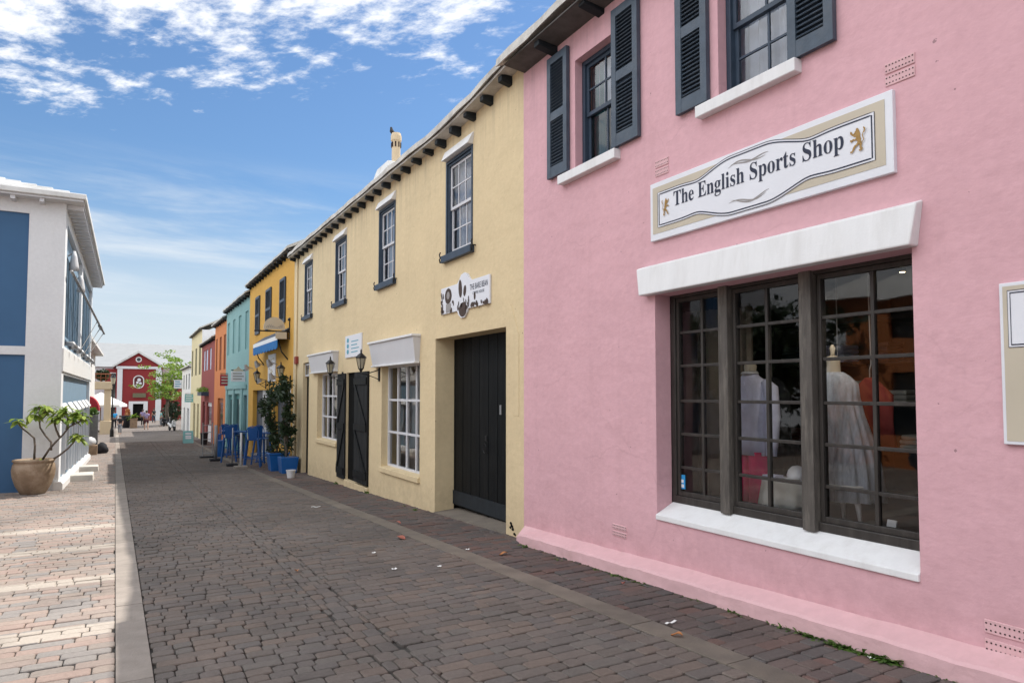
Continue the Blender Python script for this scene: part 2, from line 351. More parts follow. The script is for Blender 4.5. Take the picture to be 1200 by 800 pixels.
# ------------------------------------------------------------------ facade helpers (walls in planes of constant X or Y)
def cells(mb, f, a0, a1, b0, b1, holes, inner):
    """sheet in (a, b) with rectangular holes, and reveals from depth 0 to the hole's own depth. f(a, b, d) -> point"""
    As = sorted({a0, a1, *[h[0] for h in holes], *[h[1] for h in holes]}); Bs = sorted({b0, b1, *[h[2] for h in holes], *[h[3] for h in holes]})
    for i in range(len(As) - 1):
        for j in range(len(Bs) - 1):
            ca, cb = (As[i] + As[i + 1]) / 2, (Bs[j] + Bs[j + 1]) / 2
            if any(h[0] < ca < h[1] and h[2] < cb < h[3] for h in holes): continue
            mb.quad(f(As[i], Bs[j], 0), f(As[i + 1], Bs[j], 0), f(As[i + 1], Bs[j + 1], 0), f(As[i], Bs[j + 1], 0))
    for h in holes:
        d = h[4] if len(h) > 4 else inner
        y0, y1, z0, z1 = h[:4]
        mb.quad(f(y0, z0, 0), f(y0, z1, 0), f(y0, z1, d), f(y0, z0, d)); mb.quad(f(y1, z0, 0), f(y1, z1, 0), f(y1, z1, d), f(y1, z0, d))
        mb.quad(f(y0, z1, 0), f(y1, z1, 0), f(y1, z1, d), f(y0, z1, d)); mb.quad(f(y0, z0, 0), f(y1, z0, 0), f(y1, z0, d), f(y0, z0, d))
def fX(X, sgn=1):                 # facade facing the street; depth goes away from the street (sgn +1 right-hand row)
    return lambda y, z, d: (X + sgn * d, y, z)
def rowhouse(mb, X, depth, y0, y1, zb, zt, holes, inner=.14, sgn=1):
    f = fX(X, sgn); cells(mb, f, y0, y1, zb, zt, holes, inner)
    mb.quad(f(y0, zb, 0), f(y0, zt, 0), f(y0, zt, depth), f(y0, zb, depth)); mb.quad(f(y1, zb, 0), f(y1, zt, 0), f(y1, zt, depth), f(y1, zb, depth))
    mb.quad(f(y0, zb, depth), f(y1, zb, depth), f(y1, zt, depth), f(y0, zt, depth))
def roof_right(par, y0, y1, ze, over=.36, run=3.6, pitch=.5, th=.10, wob=.012, back=8.0, edge='roof_edge'):
    """eave slab with an uneven limewashed lip, slope up to a ridge and down behind. ze: eave height function of y"""
    top = MB(); n = max(4, int((y1 - y0) / .35)); rr = random.Random(int(y0 * 10))
    rows = []
    for k in range(n + 1):
        y = y0 + (y1 - y0) * k / n; z = ze(y); j = rr.uniform(-wob, wob); i2 = rr.uniform(-wob, wob)
        rows.append([(A - over + i2, y, z), (A - over + i2 + .01, y, z + th + j), (A + run, y, z + th + pitch * (run + over)),
                     (A + back, y, z + .3), (A + back, y, z + .1), (A + run, y, z + pitch * (run + over) - .1)])
    top.loft(rows, True)
    return top.build('roof', edge, par, recalc=True)
def rafters(par, y0, y1, step, ze, over=.32, w=.11, h=.17, m='rafter', z_off=-.01):
    y = y0 + .2; rr = random.Random(3)
    while y < y1:
        b = MB(); z = ze(y) + z_off; q = rr.uniform(-.02, .02)
        b.hexa([(A - over + .03, y, z - h * .62 + q), (A + .05, y, z - h + q), (A + .05, y + w, z - h + q), (A - over + .03, y + w, z - h * .62 + q),
                (A - over + .03, y, z - .002), (A + .05, y, z + .06), (A + .05, y + w, z + .06), (A - over + .03, y + w, z - .002)])
        b.build('rafter', m, par, bev=.008); y += step + rr.uniform(-.03, .03)
def text_mesh(mb, s, f, w, h=None, serif=False, t=.004, condensed=False):
    """lettering as thin raised shapes; f(a, b, d) -> point, a left-to-right from 0 to w"""
    if serif:
        s = ''.join(chr(0x1D400 + ord(c) - 65) if 'A' <= c <= 'Z' else chr(0x1D41A + ord(c) - 97) if 'a' <= c <= 'z' else c for c in s)
    cu = bpy.data.curves.new('lettering', 'FONT'); cu.body = s; cu.size = 1; cu.resolution_u = 4
    ob = bpy.data.objects.new('lettering', cu); COL.objects.link(ob)
    me = ob.evaluated_get(bpy.context.evaluated_depsgraph_get()).to_mesh()
    vs = [tuple(v.co) for v in me.vertices]; fs = [tuple(p.vertices) for p in me.polygons]
    ob.evaluated_get(bpy.context.evaluated_depsgraph_get()).to_mesh_clear(); bpy.data.objects.remove(ob); bpy.data.curves.remove(cu)
    if not vs: return
    x0, x1 = min(v[0] for v in vs), max(v[0] for v in vs); k = w / (x1 - x0)
    kz = k if h is None else h / (max(v[1] for v in vs) - min(v[1] for v in vs))
    z0 = 0 if h is None else min(v[1] for v in vs)
    mb.add([f((v[0] - x0) * k, (v[1] - z0) * kz, t) for v in vs], fs)
def onfac(Y0, Z0, X=A):           # writing on a right-hand facade: reads towards -Y, stands off towards the street
    return lambda a, b, d: (X - d, Y0 - a, Z0 + b)
def stroke(mb, pts, w, f, d, closed=False):      # flat ribbon along 2-D points
    n = len(pts); k = n if closed else n - 1; L = []; Rr = []
    for i in range(n):
        p0 = Vector(pts[(i - 1) % n if closed else max(i - 1, 0)]); p1 = Vector(pts[(i + 1) % n if closed else min(i + 1, n - 1)])
        t = (p1 - p0).normalized(); nn = Vector((-t.y, t.x)) * w / 2; p = Vector(pts[i]); L.append(p + nn); Rr.append(p - nn)
    for i in range(k):
        j = (i + 1) % n
        mb.quad(f(*L[i], d), f(*L[j], d), f(*Rr[j], d), f(*Rr[i], d))
# ------------------------------------------------------------------ light: sun over the right-hand roofs, blue sky with cloud, one bank added as fill
SUN = Vector((.672, .22, 1.0)).normalized()
el = math.asin(SUN.z); az = math.atan2(SUN.x, SUN.y)
sl = bpy.data.lights.new('sun', 'SUN'); sl.energy = 4.2; sl.angle = R(.53); sl.color = (1, .95, .87)
so = bpy.data.objects.new('sun', sl); COL.objects.link(so); so.location = (20, 10, 40); so.rotation_euler = SUN.to_track_quat('Z', 'Y').to_euler()
W = bpy.data.worlds.new('World'); S.world = W; t = nt(W)
out = N(t, 'ShaderNodeOutputWorld'); bg = N(t, 'ShaderNodeBackground'); bg.inputs[1].default_value = .12
sky = N(t, 'ShaderNodeTexSky'); sky.sky_type = 'NISHITA'; sky.sun_disc = False; sky.sun_elevation = el; sky.sun_rotation = az
sky.air_density = 1.3; sky.dust_density = .35; sky.ozone_density = 2.6; sky.altitude = 10
tc = N(t, 'ShaderNodeTexCoord'); sx = N(t, 'ShaderNodeSeparateXYZ'); t.links.new(tc.outputs['Generated'], sx.inputs[0])
def mth(op, a, b=None, c=None):
    n = N(t, 'ShaderNodeMath', operation=op)
    for i, q in enumerate((a, b, c)):
        if q is None: continue
        if isinstance(q, (int, float)): n.inputs[i].default_value = q
        else: t.links.new(q, n.inputs[i])
    return n.outputs[0]
X_, Y_, Z_ = sx.outputs
zc = mth('MAXIMUM', Z_, .03)
px, py = mth('DIVIDE', X_, zc), mth('DIVIDE', Y_, zc)
def comb(a, b, c=0.0):
    n = N(t, 'ShaderNodeCombineXYZ')
    for i, q in enumerate((a, b, c)):
        if isinstance(q, (int, float)): n.inputs[i].default_value = q
        else: t.links.new(q, n.inputs[i])
    return n.outputs[0]
def noise(vec, scale, detail=8., rough=.6, dist=0.):
    n = N(t, 'ShaderNodeTexNoise', i_Scale=scale, i_Detail=detail, i_Roughness=rough, i_Distortion=dist); t.links.new(vec, n.inputs['Vector']); return n.outputs[0]
def sm(v, a, b):
    n = N(t, 'ShaderNodeMapRange', interpolation_type='SMOOTHSTEP'); t.links.new(v, n.inputs[0]); n.inputs[1].default_value = a; n.inputs[2].default_value = b; return n.outputs[0]
pv = comb(px, py)
# altocumulus sheet overhead; its ragged front runs across the upper left of the view
edge = mth('SUBTRACT', 2.46, mth('ADD', py, mth('MULTIPLY', px, .82)))
nb = noise(pv, 2.5, 4., .55, .1); nf = noise(comb(mth('ADD', px, mth('MULTIPLY', py, .35)), mth('MULTIPLY', py, .75)), 11., 10., .66, .12)
body = mth('ADD', mth('MULTIPLY', edge, 1.1), mth('ADD', mth('MULTIPLY', mth('SUBTRACT', nb, .5), 2.6), mth('MULTIPLY', mth('SUBTRACT', nf, .5), 2.6)))
body = mth('MINIMUM', body, mth('ADD', .72, mth('ADD', mth('MULTIPLY', mth('SUBTRACT', nb, .5), 3.2), mth('MULTIPLY', mth('SUBTRACT', nf, .5), 3.0))))
cum = sm(body, -.05, .80)
# added bright bank, out of view opposite the sun, fills the shaded walls
west = mth('MULTIPLY', mth('MULTIPLY', sm(mth('MULTIPLY', X_, -1.), .28, .58), sm(Z_, .26, .55)), sm(noise(comb(X_, Y_, Z_), 2.2, 8., .6), .34, .56))
# cirrus streaks low in the north
cv = comb(mth('ADD', mth('MULTIPLY', X_, 1.3), mth('MULTIPLY', Z_, 3.0)), mth('MULTIPLY', Y_, .4), mth('MULTIPLY', Z_, 11.))
cir = mth('MULTIPLY', sm(noise(cv, 1.5, 7., .62, .35), .40, .74), mth('MULTIPLY', sm(Z_, .02, .10), mth('SUBTRACT', 1., sm(Z_, .22, .32))))
cir = mth('MULTIPLY', cir, .95)
tint = mix(t, 1., sky.outputs[0], (.53, .66, .80), 'MULTIPLY')
haze = sm(mth('MULTIPLY', Z_, -1.), -.28, -.04)
col = mix(t, mth('MULTIPLY', haze, .85), tint, (4.7, 5.15, 5.6))
col = mix(t, cir, col, (4.9, 5.4, 5.9))
cshade = ramp(t, [(.35, (10.5, 10.7, 11.0)), (.75, (6.6, 7.0, 7.6))]); t.links.new(noise(pv, 5., 5., .6), cshade.inputs[0])
cloudcol = cshade.outputs[0]
sc8 = N(t, 'ShaderNodeVectorMath', operation='SCALE'); t.links.new(cloudcol, sc8.inputs[0]); sc8.inputs[3].default_value = 1.0
cc = mix(t, 0.0, (8.5, 8.7, 9.0), (8.5, 8.7, 9.0))
col = mix(t, mth('MULTIPLY', cum, .95), col, (7.2, 7.3, 7.5))
col = mix(t, west, col, (20., 20.6, 21.6))
t.links.new(col, bg.inputs[0]); t.links.new(bg.outputs[0], out.inputs[0])
S.view_settings.view_transform = 'Standard'; S.view_settings.look = 'None'; S.view_settings.exposure = 0.42; S.view_settings.gamma = 1
S.cycles.use_denoising = True; S.cycles.max_bounces = 8; S.cycles.transparent_max_bounces = 16; S.cycles.sample_clamp_indirect = 8

# ------------------------------------------------------------------ ground
def lerp(tab, y):
    for (a, va), (b, vb) in zip(tab, tab[1:]):
        if y <= b: return va + (vb - va) * (y - a) / (b - a)
    return tab[-1][1]
def xsl(y): return .036 - .0133 * y          # left strip, both edges
def xsr(y): return .245 - .0129 * y
RT = [(-6, 3.60), (0, 3.575), (8.6, 3.518), (18, 3.46), (26, 3.50), (38.5, 3.70), (75, 4.10), (120, 4.3)]
def xrr(y): return lerp(RT, y)
def xrl(y): return xrr(y) - .225
def strip_sheet(name, x0, x1, ys, m, dz, kind='structure'):
    b = MB()
    for a, c in zip(ys, ys[1:]):
        b.quad((x0(a), a, gz(a) + dz), (x1(a), a, gz(a) + dz), (x1(c), c, gz(c) + dz), (x0(c), c, gz(c) + dz))
    return struct(b.build(name, m))
mfar = bpy.data.materials.new('far paving'); t = nt(mfar); out = N(t, 'ShaderNodeOutputMaterial'); p = N(t, 'ShaderNodeBsdfPrincipled'); p.inputs['Roughness'].default_value = .85
tcc = N(t, 'ShaderNodeTexCoord'); bt = N(t, 'ShaderNodeTexBrick', i_Scale=1., i_Mortar_Size=.006); bt.inputs['Brick Width'].default_value = .2; bt.inputs['Row Height'].default_value = .14
bt.inputs['Color1'].default_value = (.145, .122, .108, 1); bt.inputs['Color2'].default_value = (.175, .145, .128, 1); bt.inputs['Mortar'].default_value = (.05, .045, .04, 1)
t.links.new(tcc.outputs['Object'], bt.inputs[0])
nn = N(t, 'ShaderNodeTexNoise', i_Scale=.7, i_Detail=6.); t.links.new(tcc.outputs['Object'], nn.inputs['Vector']); rr_ = ramp(t, [(.3, .8), (.7, 1.25)]); t.links.new(nn.outputs[0], rr_.inputs[0])
t.links.new(mix(t, 1., bt.outputs[0], rr_.outputs[0], 'MULTIPLY'), p.inputs[0]); t.links.new(p.outputs[0], out.inputs[0])
YS = [-8 + 2 * k for k in range(31)]
strip_sheet('ground', lambda y: -30, lambda y: 30, [-30, -8] + YS[1:] + [56 + 4 * k for k in range(1, 20)] + [200, 600], 'mortar', -.022)
strip_sheet('road', xsr, xrl, [50 + 3 * k for k in range(25)], mfar, -.006)
strip_sheet('plaza', lambda y: -30, xsl, [50 + 3 * k for k in range(25)], mfar, -.006)
strip_sheet('plaza', xrr, lambda y: 30, [50 + 3 * k for k in range(25)], mfar, -.006)

def pavers(name, m, xl, xr, y0, y1, course, lens, seed, hj=.0045, gap=.009, cham=.018, wob=None, skip=None, tilt=0.):
    """every paver is its own chamfered block, laid in courses across the street"""
    rr = random.Random(seed); V = []; Fc = []; y = y0
    while y < y1:
        h = course * rr.uniform(.94, 1.06); ym = y + h / 2
        a, b = xl(ym), xr(ym); x = a - rr.uniform(0, lens[-1]) ; row = []
        while x < b:
            L = rr.choice(lens) * rr.uniform(.9, 1.1)
            row.append((max(x, a), min(x + L, b))); x += L
        hh = h
        for (c, d) in row:
            if d - c < .035 or (skip and skip((c + d) / 2, ym)): continue
            sh = wob((c + d) / 2, ym) if wob else 0.
            g = gap * rr.uniform(.5, 1.0) / 2; e = rr.uniform(-hj, hj)
            X0, X1, Y0, Y1 = c + g, d - g, y + sh + g + rr.uniform(-.003, .003), y + sh + h - g + rr.uniform(-.003, .003)
            q = min(cham * rr.uniform(.5, 1.4), (X1 - X0) * .4); bv = .006
            def ring(i, z):
                o = q * .75
                return [(X0 + i + q, Y0 + i), (X1 - i - q, Y0 + i), (X1 - i, Y0 + i + o), (X1 - i, Y1 - i - o), (X1 - i - q, Y1 - i), (X0 + i + q, Y1 - i), (X0 + i, Y1 - i - o), (X0 + i, Y0 + i + o)], z
            tx, ty = rr.uniform(-1, 1) * .012, rr.uniform(-1, 1) * .012; cx, cy = (X0 + X1) / 2, (Y0 + Y1) / 2
            base = len(V)
            for pts, z in (ring(0, -.03), ring(0, -bv), ring(bv, 0.)):
                for (u, v) in pts: V.append((u, v, gz(v) + z + e + (u - cx) * tx + (v - cy) * ty))
            for lv in (0, 1):
                for j in range(8):
                    k = (j + 1) % 8; Fc.append((base + lv * 8 + j, base + lv * 8 + k, base + lv * 8 + 8 + k, base + lv * 8 + 8 + j))
            Fc.append(tuple(base + 16 + j for j in range(8)))
        y += h
    b = MB(); b.v = V; b.f = Fc
    return struct(b.build(name, m, recalc=False))
PAV_ROAD = paver_mat('road pavers', [(0.146, 0.122, 0.107), (0.133, 0.113, 0.102), (0.154, 0.122, 0.103), (0.129, 0.114, 0.105), (0.144, 0.118, 0.102), (0.138, 0.122, 0.109), (0.162, 0.128, 0.107), (0.126, 0.107, 0.094), (0.148, 0.125, 0.110), (0.123, 0.107, 0.097)])
PAV_WALK = paver_mat('red walk pavers', [(.112, .088, .080), (.130, .088, .076), (.100, .086, .080), (.124, .096, .086), (.138, .088, .075), (.106, .082, .076), (.097, .087, .083), (.118, .090, .080)])
PAV_LEFT = paver_mat('left walk pavers', [(.27, .222, .19), (.245, .208, .183), (.295, .222, .19), (.235, .215, .20), (.27, .222, .193), (.30, .235, .20), (.225, .205, .192), (.262, .21, .183)],
                     pale=[(6.1, 6.42), (8.05, 8.36), (10.1, 10.42), (12.05, 12.4), (4.2, 4.5)])
# seams where two runs of road paving meet, curving down the street
SA = [ground(u, v)[:2] for u, v in ((458, 788), (395, 731), (329, 662), (275, 614), (218, 560))]
SAx = sorted([(y, x) for x, y in SA]); SAx = [(-6, SAx[0][1] + .25)] + SAx + [(50, SAx[-1][1] - .1)]
seam = lambda y: lerp(SAx, y)
seam2 = lambda y: lerp(SAx, y) + .24
wave = lambda x, y: .035 * math.sin(x * 1.7 + y * .23) + .02 * math.sin(x * .6 + 2 + y * .41)
pavers('road', PAV_ROAD, xsr, seam, -3, 50, .120, [.12, .17, .17, .23], 11, wob=wave)
pavers('road', PAV_ROAD, seam, seam2, -3, 50, .18, [.12, .12], 12)
pavers('road', PAV_ROAD, seam2, xrl, -3, 50, .122, [.12, .17, .20, .24], 13, wob=lambda x, y: wave(x, y) + .03 * x)
pavers('sidewalk', PAV_WALK, xrr, lambda y: A + .4, -3, 50, .128, [.13, .18, .22, .26], 14, hj=.006, wob=lambda x, y: .05 * x)
pavers('plaza', PAV_LEFT, lambda y: -13 if y < 19.4 else -1.9, xsl, -3, 50, .130, [.14, .19, .24, .30], 15, wob=lambda x, y: .02 * math.sin(x * .9 + y * .3))
def granite(name, xl, xr, m, seed):
    rr = random.Random(seed); b = MB(); y = -3
    while y < 125:
        L = rr.uniform(.75, 1.2) if y < 50 else 4; y2 = y + L - .006; e = rr.uniform(-.002, .003) + .002
        g = .003
        b.hexa([(xl(y) + g, y, gz(y) - .04), (xr(y) - g, y, gz(y) - .04), (xr(y2) - g, y2, gz(y2) - .04), (xl(y2) + g, y2, gz(y2) - .04),
                (xl(y) + g, y, gz(y) + e), (xr(y) - g, y, gz(y) + e), (xr(y2) - g, y2, gz(y2) + e), (xl(y2) + g, y2, gz(y2) + e)])
        y += L
    struct(b.build(name, m, bev=.004))
granite('kerb', xsl, xsr, 'stone', 1); granite('kerb', xrl, xrr, 'stone_r', 2)
# ------------------------------------------------------------------ pink shop
YC = 7.578                                     # party line between the pink and the yellow house
EAVE = sorted([onX(u, v, A - .24)[::1] for u, v in ((595, 67), (560, 106), (515, 152), (460, 196.5), (400, 247), (343, 295.5))])
EP = [(-9, EAVE[0][1] + .02)] + EAVE + [(32, EAVE[-1][1] + .03)]
ze_y = lambda y: lerp(EP, y)                   # the sagging eaves line of the cream yellow house
PE = sorted([onX(u, v, A - .36) for u, v in ((598, 64), (650, 11))]); 
ze_p = lambda y: lerp([(-9, PE[0][1]), PE[0], PE[1], (9, PE[1][1])], y)
pink = thing('shop_building', (A, 4, gz(4)), 'pink rendered shop house with a big dark framed display window and slate blue shutters', 'building')
W1 = (5.60, 6.40, 4.16, 5.44); W2 = (3.40, 4.21, 4.16, 5.44)
DW = (2.57, 5.06, .44, 2.545)
b = MB()
rowhouse(b, A, 8.0, -9, YC, -.7, 6.0, [(*DW, .19), (*W1, .10), (*W2, .10)])
b.build('wall', 'pink', pink)
# battered plinth along the foot of the wall, hand finished
b = MB(); rows = []; rr = random.Random(5); y = YC - .03
while y > -6:
    j = rr.uniform(-.012, .012); k = rr.uniform(-.012, .012)
    end = max(0, 1 - (YC - .03 - y) / .25) if y > YC - .28 else 0
    h = gz(y)
    rows.append([(A + .05, y, h - .2), (4.245 + j * .5 + end * .06, y, h - .2), (4.243 + j + end * .06, y, h + .105 + k * .3 - end * .05), (4.262 + j + end * .06, y, h + .125 + k * .4 - end * .05), (A - .004, y, h + .178 + k * .3), (A + .05, y, h + .185 + k * .3)])
    y -= .16
b.loft(rows); b.build('plinth', 'pink_plinth', pink, smooth=False)
roof_right(pink, -9, YC + .10, lambda y: ze_p(y), over=.36, th=.11, wob=.02)
b = MB(); b.hexa([(A - .31, -9, ze_p(-9) - .02), (A + .02, -9, ze_p(-9) - .05), (A + .02, YC - .03, ze_p(YC) - .05), (A - .31, YC - .03, ze_p(YC) - .02),
                  (A - .31, -9, ze_p(-9) - .003), (A + .02, -9, ze_p(-9) - .003), (A + .02, YC - .03, ze_p(YC) - .003), (A - .31, YC - .03, ze_p(YC) - .003)])
b.build('soffit', 'soffit', pink)
rafters(pink, -1, YC - .1, .95, lambda y: ze_p(y) - .03, over=.30, w=.11, h=.14)
# lintel over the display window: battered face, slightly wider above
b = MB(); zb, zt_ = 2.545, 2.815
b.hexa([(A - .10, 2.53, zb), (A + .01, 2.53, zb), (A + .01, 5.19, zb), (A - .10, 5.19, zb), (A - .075, 2.49, zt_), (A + .01, 2.49, zt_ + .03), (A + .01, 5.25, zt_ + .03), (A - .075, 5.25, zt_)])
b.build('lintel', 'white', pink, bev=.012)
b = MB(); b.hexa([(A - .02, 2.572, .395), (A + .24, 2.572, .395), (A + .24, 5.058, .395), (A - .02, 5.058, .395), (A - .02, 2.572, .442), (A + .24, 2.572, .565), (A + .24, 5.058, .565), (A - .02, 5.058, .442)])
b.build('sill', 'white', pink, bev=.006)
# display window: three casement bays of small panes between two stout posts
XW = A + .19
dw = MB(); zb, zt_ = .545, 2.575
dw.box(XW, XW + .09, 2.575, 5.055, zb, zb + .07); dw.box(XW, XW + .09, 2.575, 5.055, zt_ - .06, zt_)
dw.box(XW, XW + .09, 4.995, 5.055, zb + .07, zt_ - .06); dw.box(XW, XW + .09, 2.575, 2.64, zb + .07, zt_ - .06)
for y0, y1 in ((4.285, 4.405), (3.435, 3.565)): pass
fr = dw.build('display_window', 'oak_dark', pink, bev=.006)
for y0, y1 in ((4.292, 4.398), (3.445, 3.555)): b = MB(); b.box(XW - .045, XW + .10, y0, y1, zb - .004, zt_ + .002); b.build('post', 'oak', fr, bev=.008)
zrows = [1.6 + (z - 1.6) * 1.042 for z in (2.154, 1.847, 1.525, 1.22, .915)]
bays = [(4.405, 4.995, 4.665), (3.565, 4.285, 3.925), (2.64, 3.435, 2.99)]
for (y0, y1, ym) in bays:
    c = MB(); t0 = .035
    c.box(XW + .015, XW + .075, y0 + .004, y0 + t0, zb + .072, zt_ - .062); c.box(XW + .015, XW + .075, y1 - t0, y1 - .004, zb + .072, zt_ - .062)
    c.box(XW + .017, XW + .073, y0 + t0, y1 - t0, zb + .072, zb + .115); c.box(XW + .017, XW + .073, y0 + t0, y1 - t0, zt_ - .10, zt_ - .062)
    c.box(XW + .025, XW + .065, ym - .014, ym + .014, zb + .115, zt_ - .10)
    for z in zrows: c.box(XW + .028, XW + .062, y0 + t0, y1 - t0, z - .0135, z + .0135)
    cs = c.build('casement', 'oak_dark', fr, bev=.003)
    g = MB(); zz = [zb + .1] + sorted(zrows) + [zt_ - .09]; rr = random.Random(int(y0 * 100))
    for z0, z1 in zip(zz, zz[1:]):
        for ya, yb in ((y0 + .03, ym), (ym, y1 - .03)):
            q = [rr.uniform(-.0035, .0035) for _ in range(3)]
            X = XW + .045
            g.quad((X + q[0], ya, z0), (X + q[0] + q[2], ya, z1), (X + q[1] + q[2], yb, z1), (X + q[1], yb, z0))
    g.build('pane', 'glass', fr, recalc=False)
# the room behind the glass
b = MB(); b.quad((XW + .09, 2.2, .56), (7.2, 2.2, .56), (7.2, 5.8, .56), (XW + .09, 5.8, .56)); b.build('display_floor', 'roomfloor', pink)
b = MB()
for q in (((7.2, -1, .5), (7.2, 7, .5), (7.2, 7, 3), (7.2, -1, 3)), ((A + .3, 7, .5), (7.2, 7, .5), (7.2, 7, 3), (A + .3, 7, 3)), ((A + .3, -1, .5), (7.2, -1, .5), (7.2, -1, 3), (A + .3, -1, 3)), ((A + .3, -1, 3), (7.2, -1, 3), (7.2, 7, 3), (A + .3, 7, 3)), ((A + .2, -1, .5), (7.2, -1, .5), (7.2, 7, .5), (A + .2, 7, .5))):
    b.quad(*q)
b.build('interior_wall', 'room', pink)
b = MB(); n = 60; ring = []
for k in range(n + 1):
    y = 5.75 - 1.05 * k / n; x = 5.02 + .10 * math.sin(k * 1.25) * (.6 + .4 * math.sin(k * .37)) + .35 * (k / n)
    ring.append((x, y))
for (x0, y0), (x1, y1) in zip(ring, ring[1:]): b.quad((x0, y0, .57), (x1, y1, .57), (x1, y1, 2.45), (x0, y0, 2.45))
b.build('curtain', 'beigecurt', pink, smooth=True)
# upper sash windows with sills and louvred shutters
def louvre(par, X, y0, y1, z0, z1, m='shutter', th=.045, splay=0.0, rails=1, pins=True):
    """a louvred shutter lying against the wall, face towards the street"""
    w = .075; b = MB(); f = lambda y, d: X - d - splay * (y - y0) / (y1 - y0)
    def bx(ya, yb, za, zb, d0, d1):
        b.hexa([(f(ya, d1), ya, za), (f(ya, d0), ya, za), (f(yb, d0), yb, za), (f(yb, d1), yb, za), (f(ya, d1), ya, zb), (f(ya, d0), ya, zb), (f(yb, d0), yb, zb), (f(yb, d1), yb, zb)])
    bx(y0, y0 + w, z0, z1, .01, .01 + th); bx(y1 - w, y1, z0, z1, .01, .01 + th)
    zm = z0 + (z1 - z0) * .5
    for za, zb in ((z0, z0 + .13), (zm - .05, zm + .05), (z1 - .09, z1)): bx(y0 + w, y1 - w, za, zb, .012, .008 + th)
    z = z0 + .145
    while z < z1 - .11:
        if not (zm - .075 < z < zm + .045):
            b.hexa([(f(y0, .046), y0 + w, z), (f(y0, .018), y0 + w, z + .026), (f(y1, .018), y1 - w, z + .026), (f(y1, .046), y1 - w, z), (f(y0, .051), y0 + w, z + .006), (f(y0, .023), y0 + w, z + .032), (f(y1, .023), y1 - w, z + .032), (f(y1, .051), y1 - w, z + .006)])
        z += .040
    o = b.build('shutter', m, par)
    k = MB(); bxk = MB(); k.hexa([(f(y0, .014), y0 + w, z0 + .13), (f(y0, .010), y0 + w, z0 + .13), (f(y1, .010), y1 - w, z0 + .13), (f(y1, .014), y1 - w, z0 + .13), (f(y0, .014), y0 + w, z1 - .09), (f(y0, .010), y0 + w, z1 - .09), (f(y1, .010), y1 - w, z1 - .09), (f(y1, .014), y1 - w, z1 - .09)])
    k.build('backing', 'navy', o)
    return o
def sash(par, X, y0, y1, z0, z1, m, nx=2, lower_open=False, gap=0.0, frame=.05, curtain=None, rows=(2, 2), back='room', nm='window', lower_m=None):
    fr = MB(); w = frame
    fr.box(X, X + .09, y0, y0 + w, z0, z1); fr.box(X, X + .09, y1 - w, y1, z0, z1); fr.box(X, X + .09, y0 + w, y1 - w, z1 - w, z1); fr.box(X + .002, X + .09, y0 + w, y1 - w, z0, z0 + w * .8)
    o = fr.build(nm, m, par, bev=.004)
    zm = (z0 + z1) / 2
    for top in (True, False):
        za, zb = (zm - .02, z1 - w) if top else (z0 + w * .8, zm + .02)
        xs = X + (.03 if top else .055); s = MB(); q = .038
        s.box(xs, xs + .03, y0 + w, y0 + w + q, za, zb); s.box(xs, xs + .03, y1 - w - q, y1 - w, za, zb)
        s.box(xs + .001, xs + .029, y0 + w + q, y1 - w - q, zb - q, zb); s.box(xs + .001, xs + .029, y0 + w + q, y1 - w - q, za, za + q * 1.2)
        ya, yb = y0 + w + q, y1 - w - q
        for k in range(1, nx):
            yy = ya + (yb - ya) * k / nx; s.box(xs + .005, xs + .025, yy - .011, yy + .011, za + q, zb - q)
        nr = rows[0] if top else rows[1]
        for k in range(1, nr):
            zz = za + (zb - za) * k / nr; s.box(xs + .006, xs + .024, ya, yb, zz - .010, zz + .010)
        s.build('sash', (lower_m if (lower_m and not top) else SASHM.get(m, m)), o, bev=.002)
        g = MB(); g.quad((xs + .015, ya - .01, za + .01), (xs + .015, ya - .01, zb - .01), (xs + .015, yb + .01, zb - .01), (xs + .015, yb + .01, za + .01)); g.build('pane', 'oldglass', o, recalc=False)
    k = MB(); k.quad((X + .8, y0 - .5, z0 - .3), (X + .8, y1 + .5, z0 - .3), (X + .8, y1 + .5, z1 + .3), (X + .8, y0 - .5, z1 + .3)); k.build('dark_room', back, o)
    if curtain:
        for (ca, cb, cz0, cm) in curtain:
            c = MB(); n = 28; pts = []
            for i in range(n + 1):
                y = ca + (cb - ca) * i / n; pts.append((X + .17 + .022 * math.sin(i * 1.5) + .01 * math.sin(i * .6), y))
            for (xa, yA), (xb, yB) in zip(pts, pts[1:]): c.quad((xa, yA, cz0), (xb, yB, cz0), (xb, yB, z1 - .03), (xa, yA, z1 - .03))
            c.build('curtain', cm, o, smooth=True)
    return o
SASHM = {}
sash(pink, A + .10, *W1, 'navy', nx=2, curtain=[(W1[0] + .02, W1[1] - .02, 4.86, 'curtain'), (W1[0], W1[0] + .20, 4.2, 'bluecurt'), (W1[1] - .22, W1[1], 4.2, 'bluecurt')], rows=(2, 1))
sash(pink, A + .10, *W2, 'navy', nx=2, curtain=[(W2[0] + .02, W2[1] - .02, 4.22, 'curtain')], rows=(2, 2))
for y0, y1 in ((5.575, 6.655), (3.37, 4.415)):
    b = MB(); b.box(A - .085, A + .08, y0, y1, 4.04, 4.145); b.build('sill', 'white', pink, bev=.008)
louvre(pink, A, 6.50, 6.925, 4.18, 5.66); louvre(pink, A, 5.235, 5.655, 4.165, 5.64)
louvre(pink, A, 4.30, 4.69, 4.17, 5.66); louvre(pink, A, 3.065, 3.455, 4.15, 5.66)
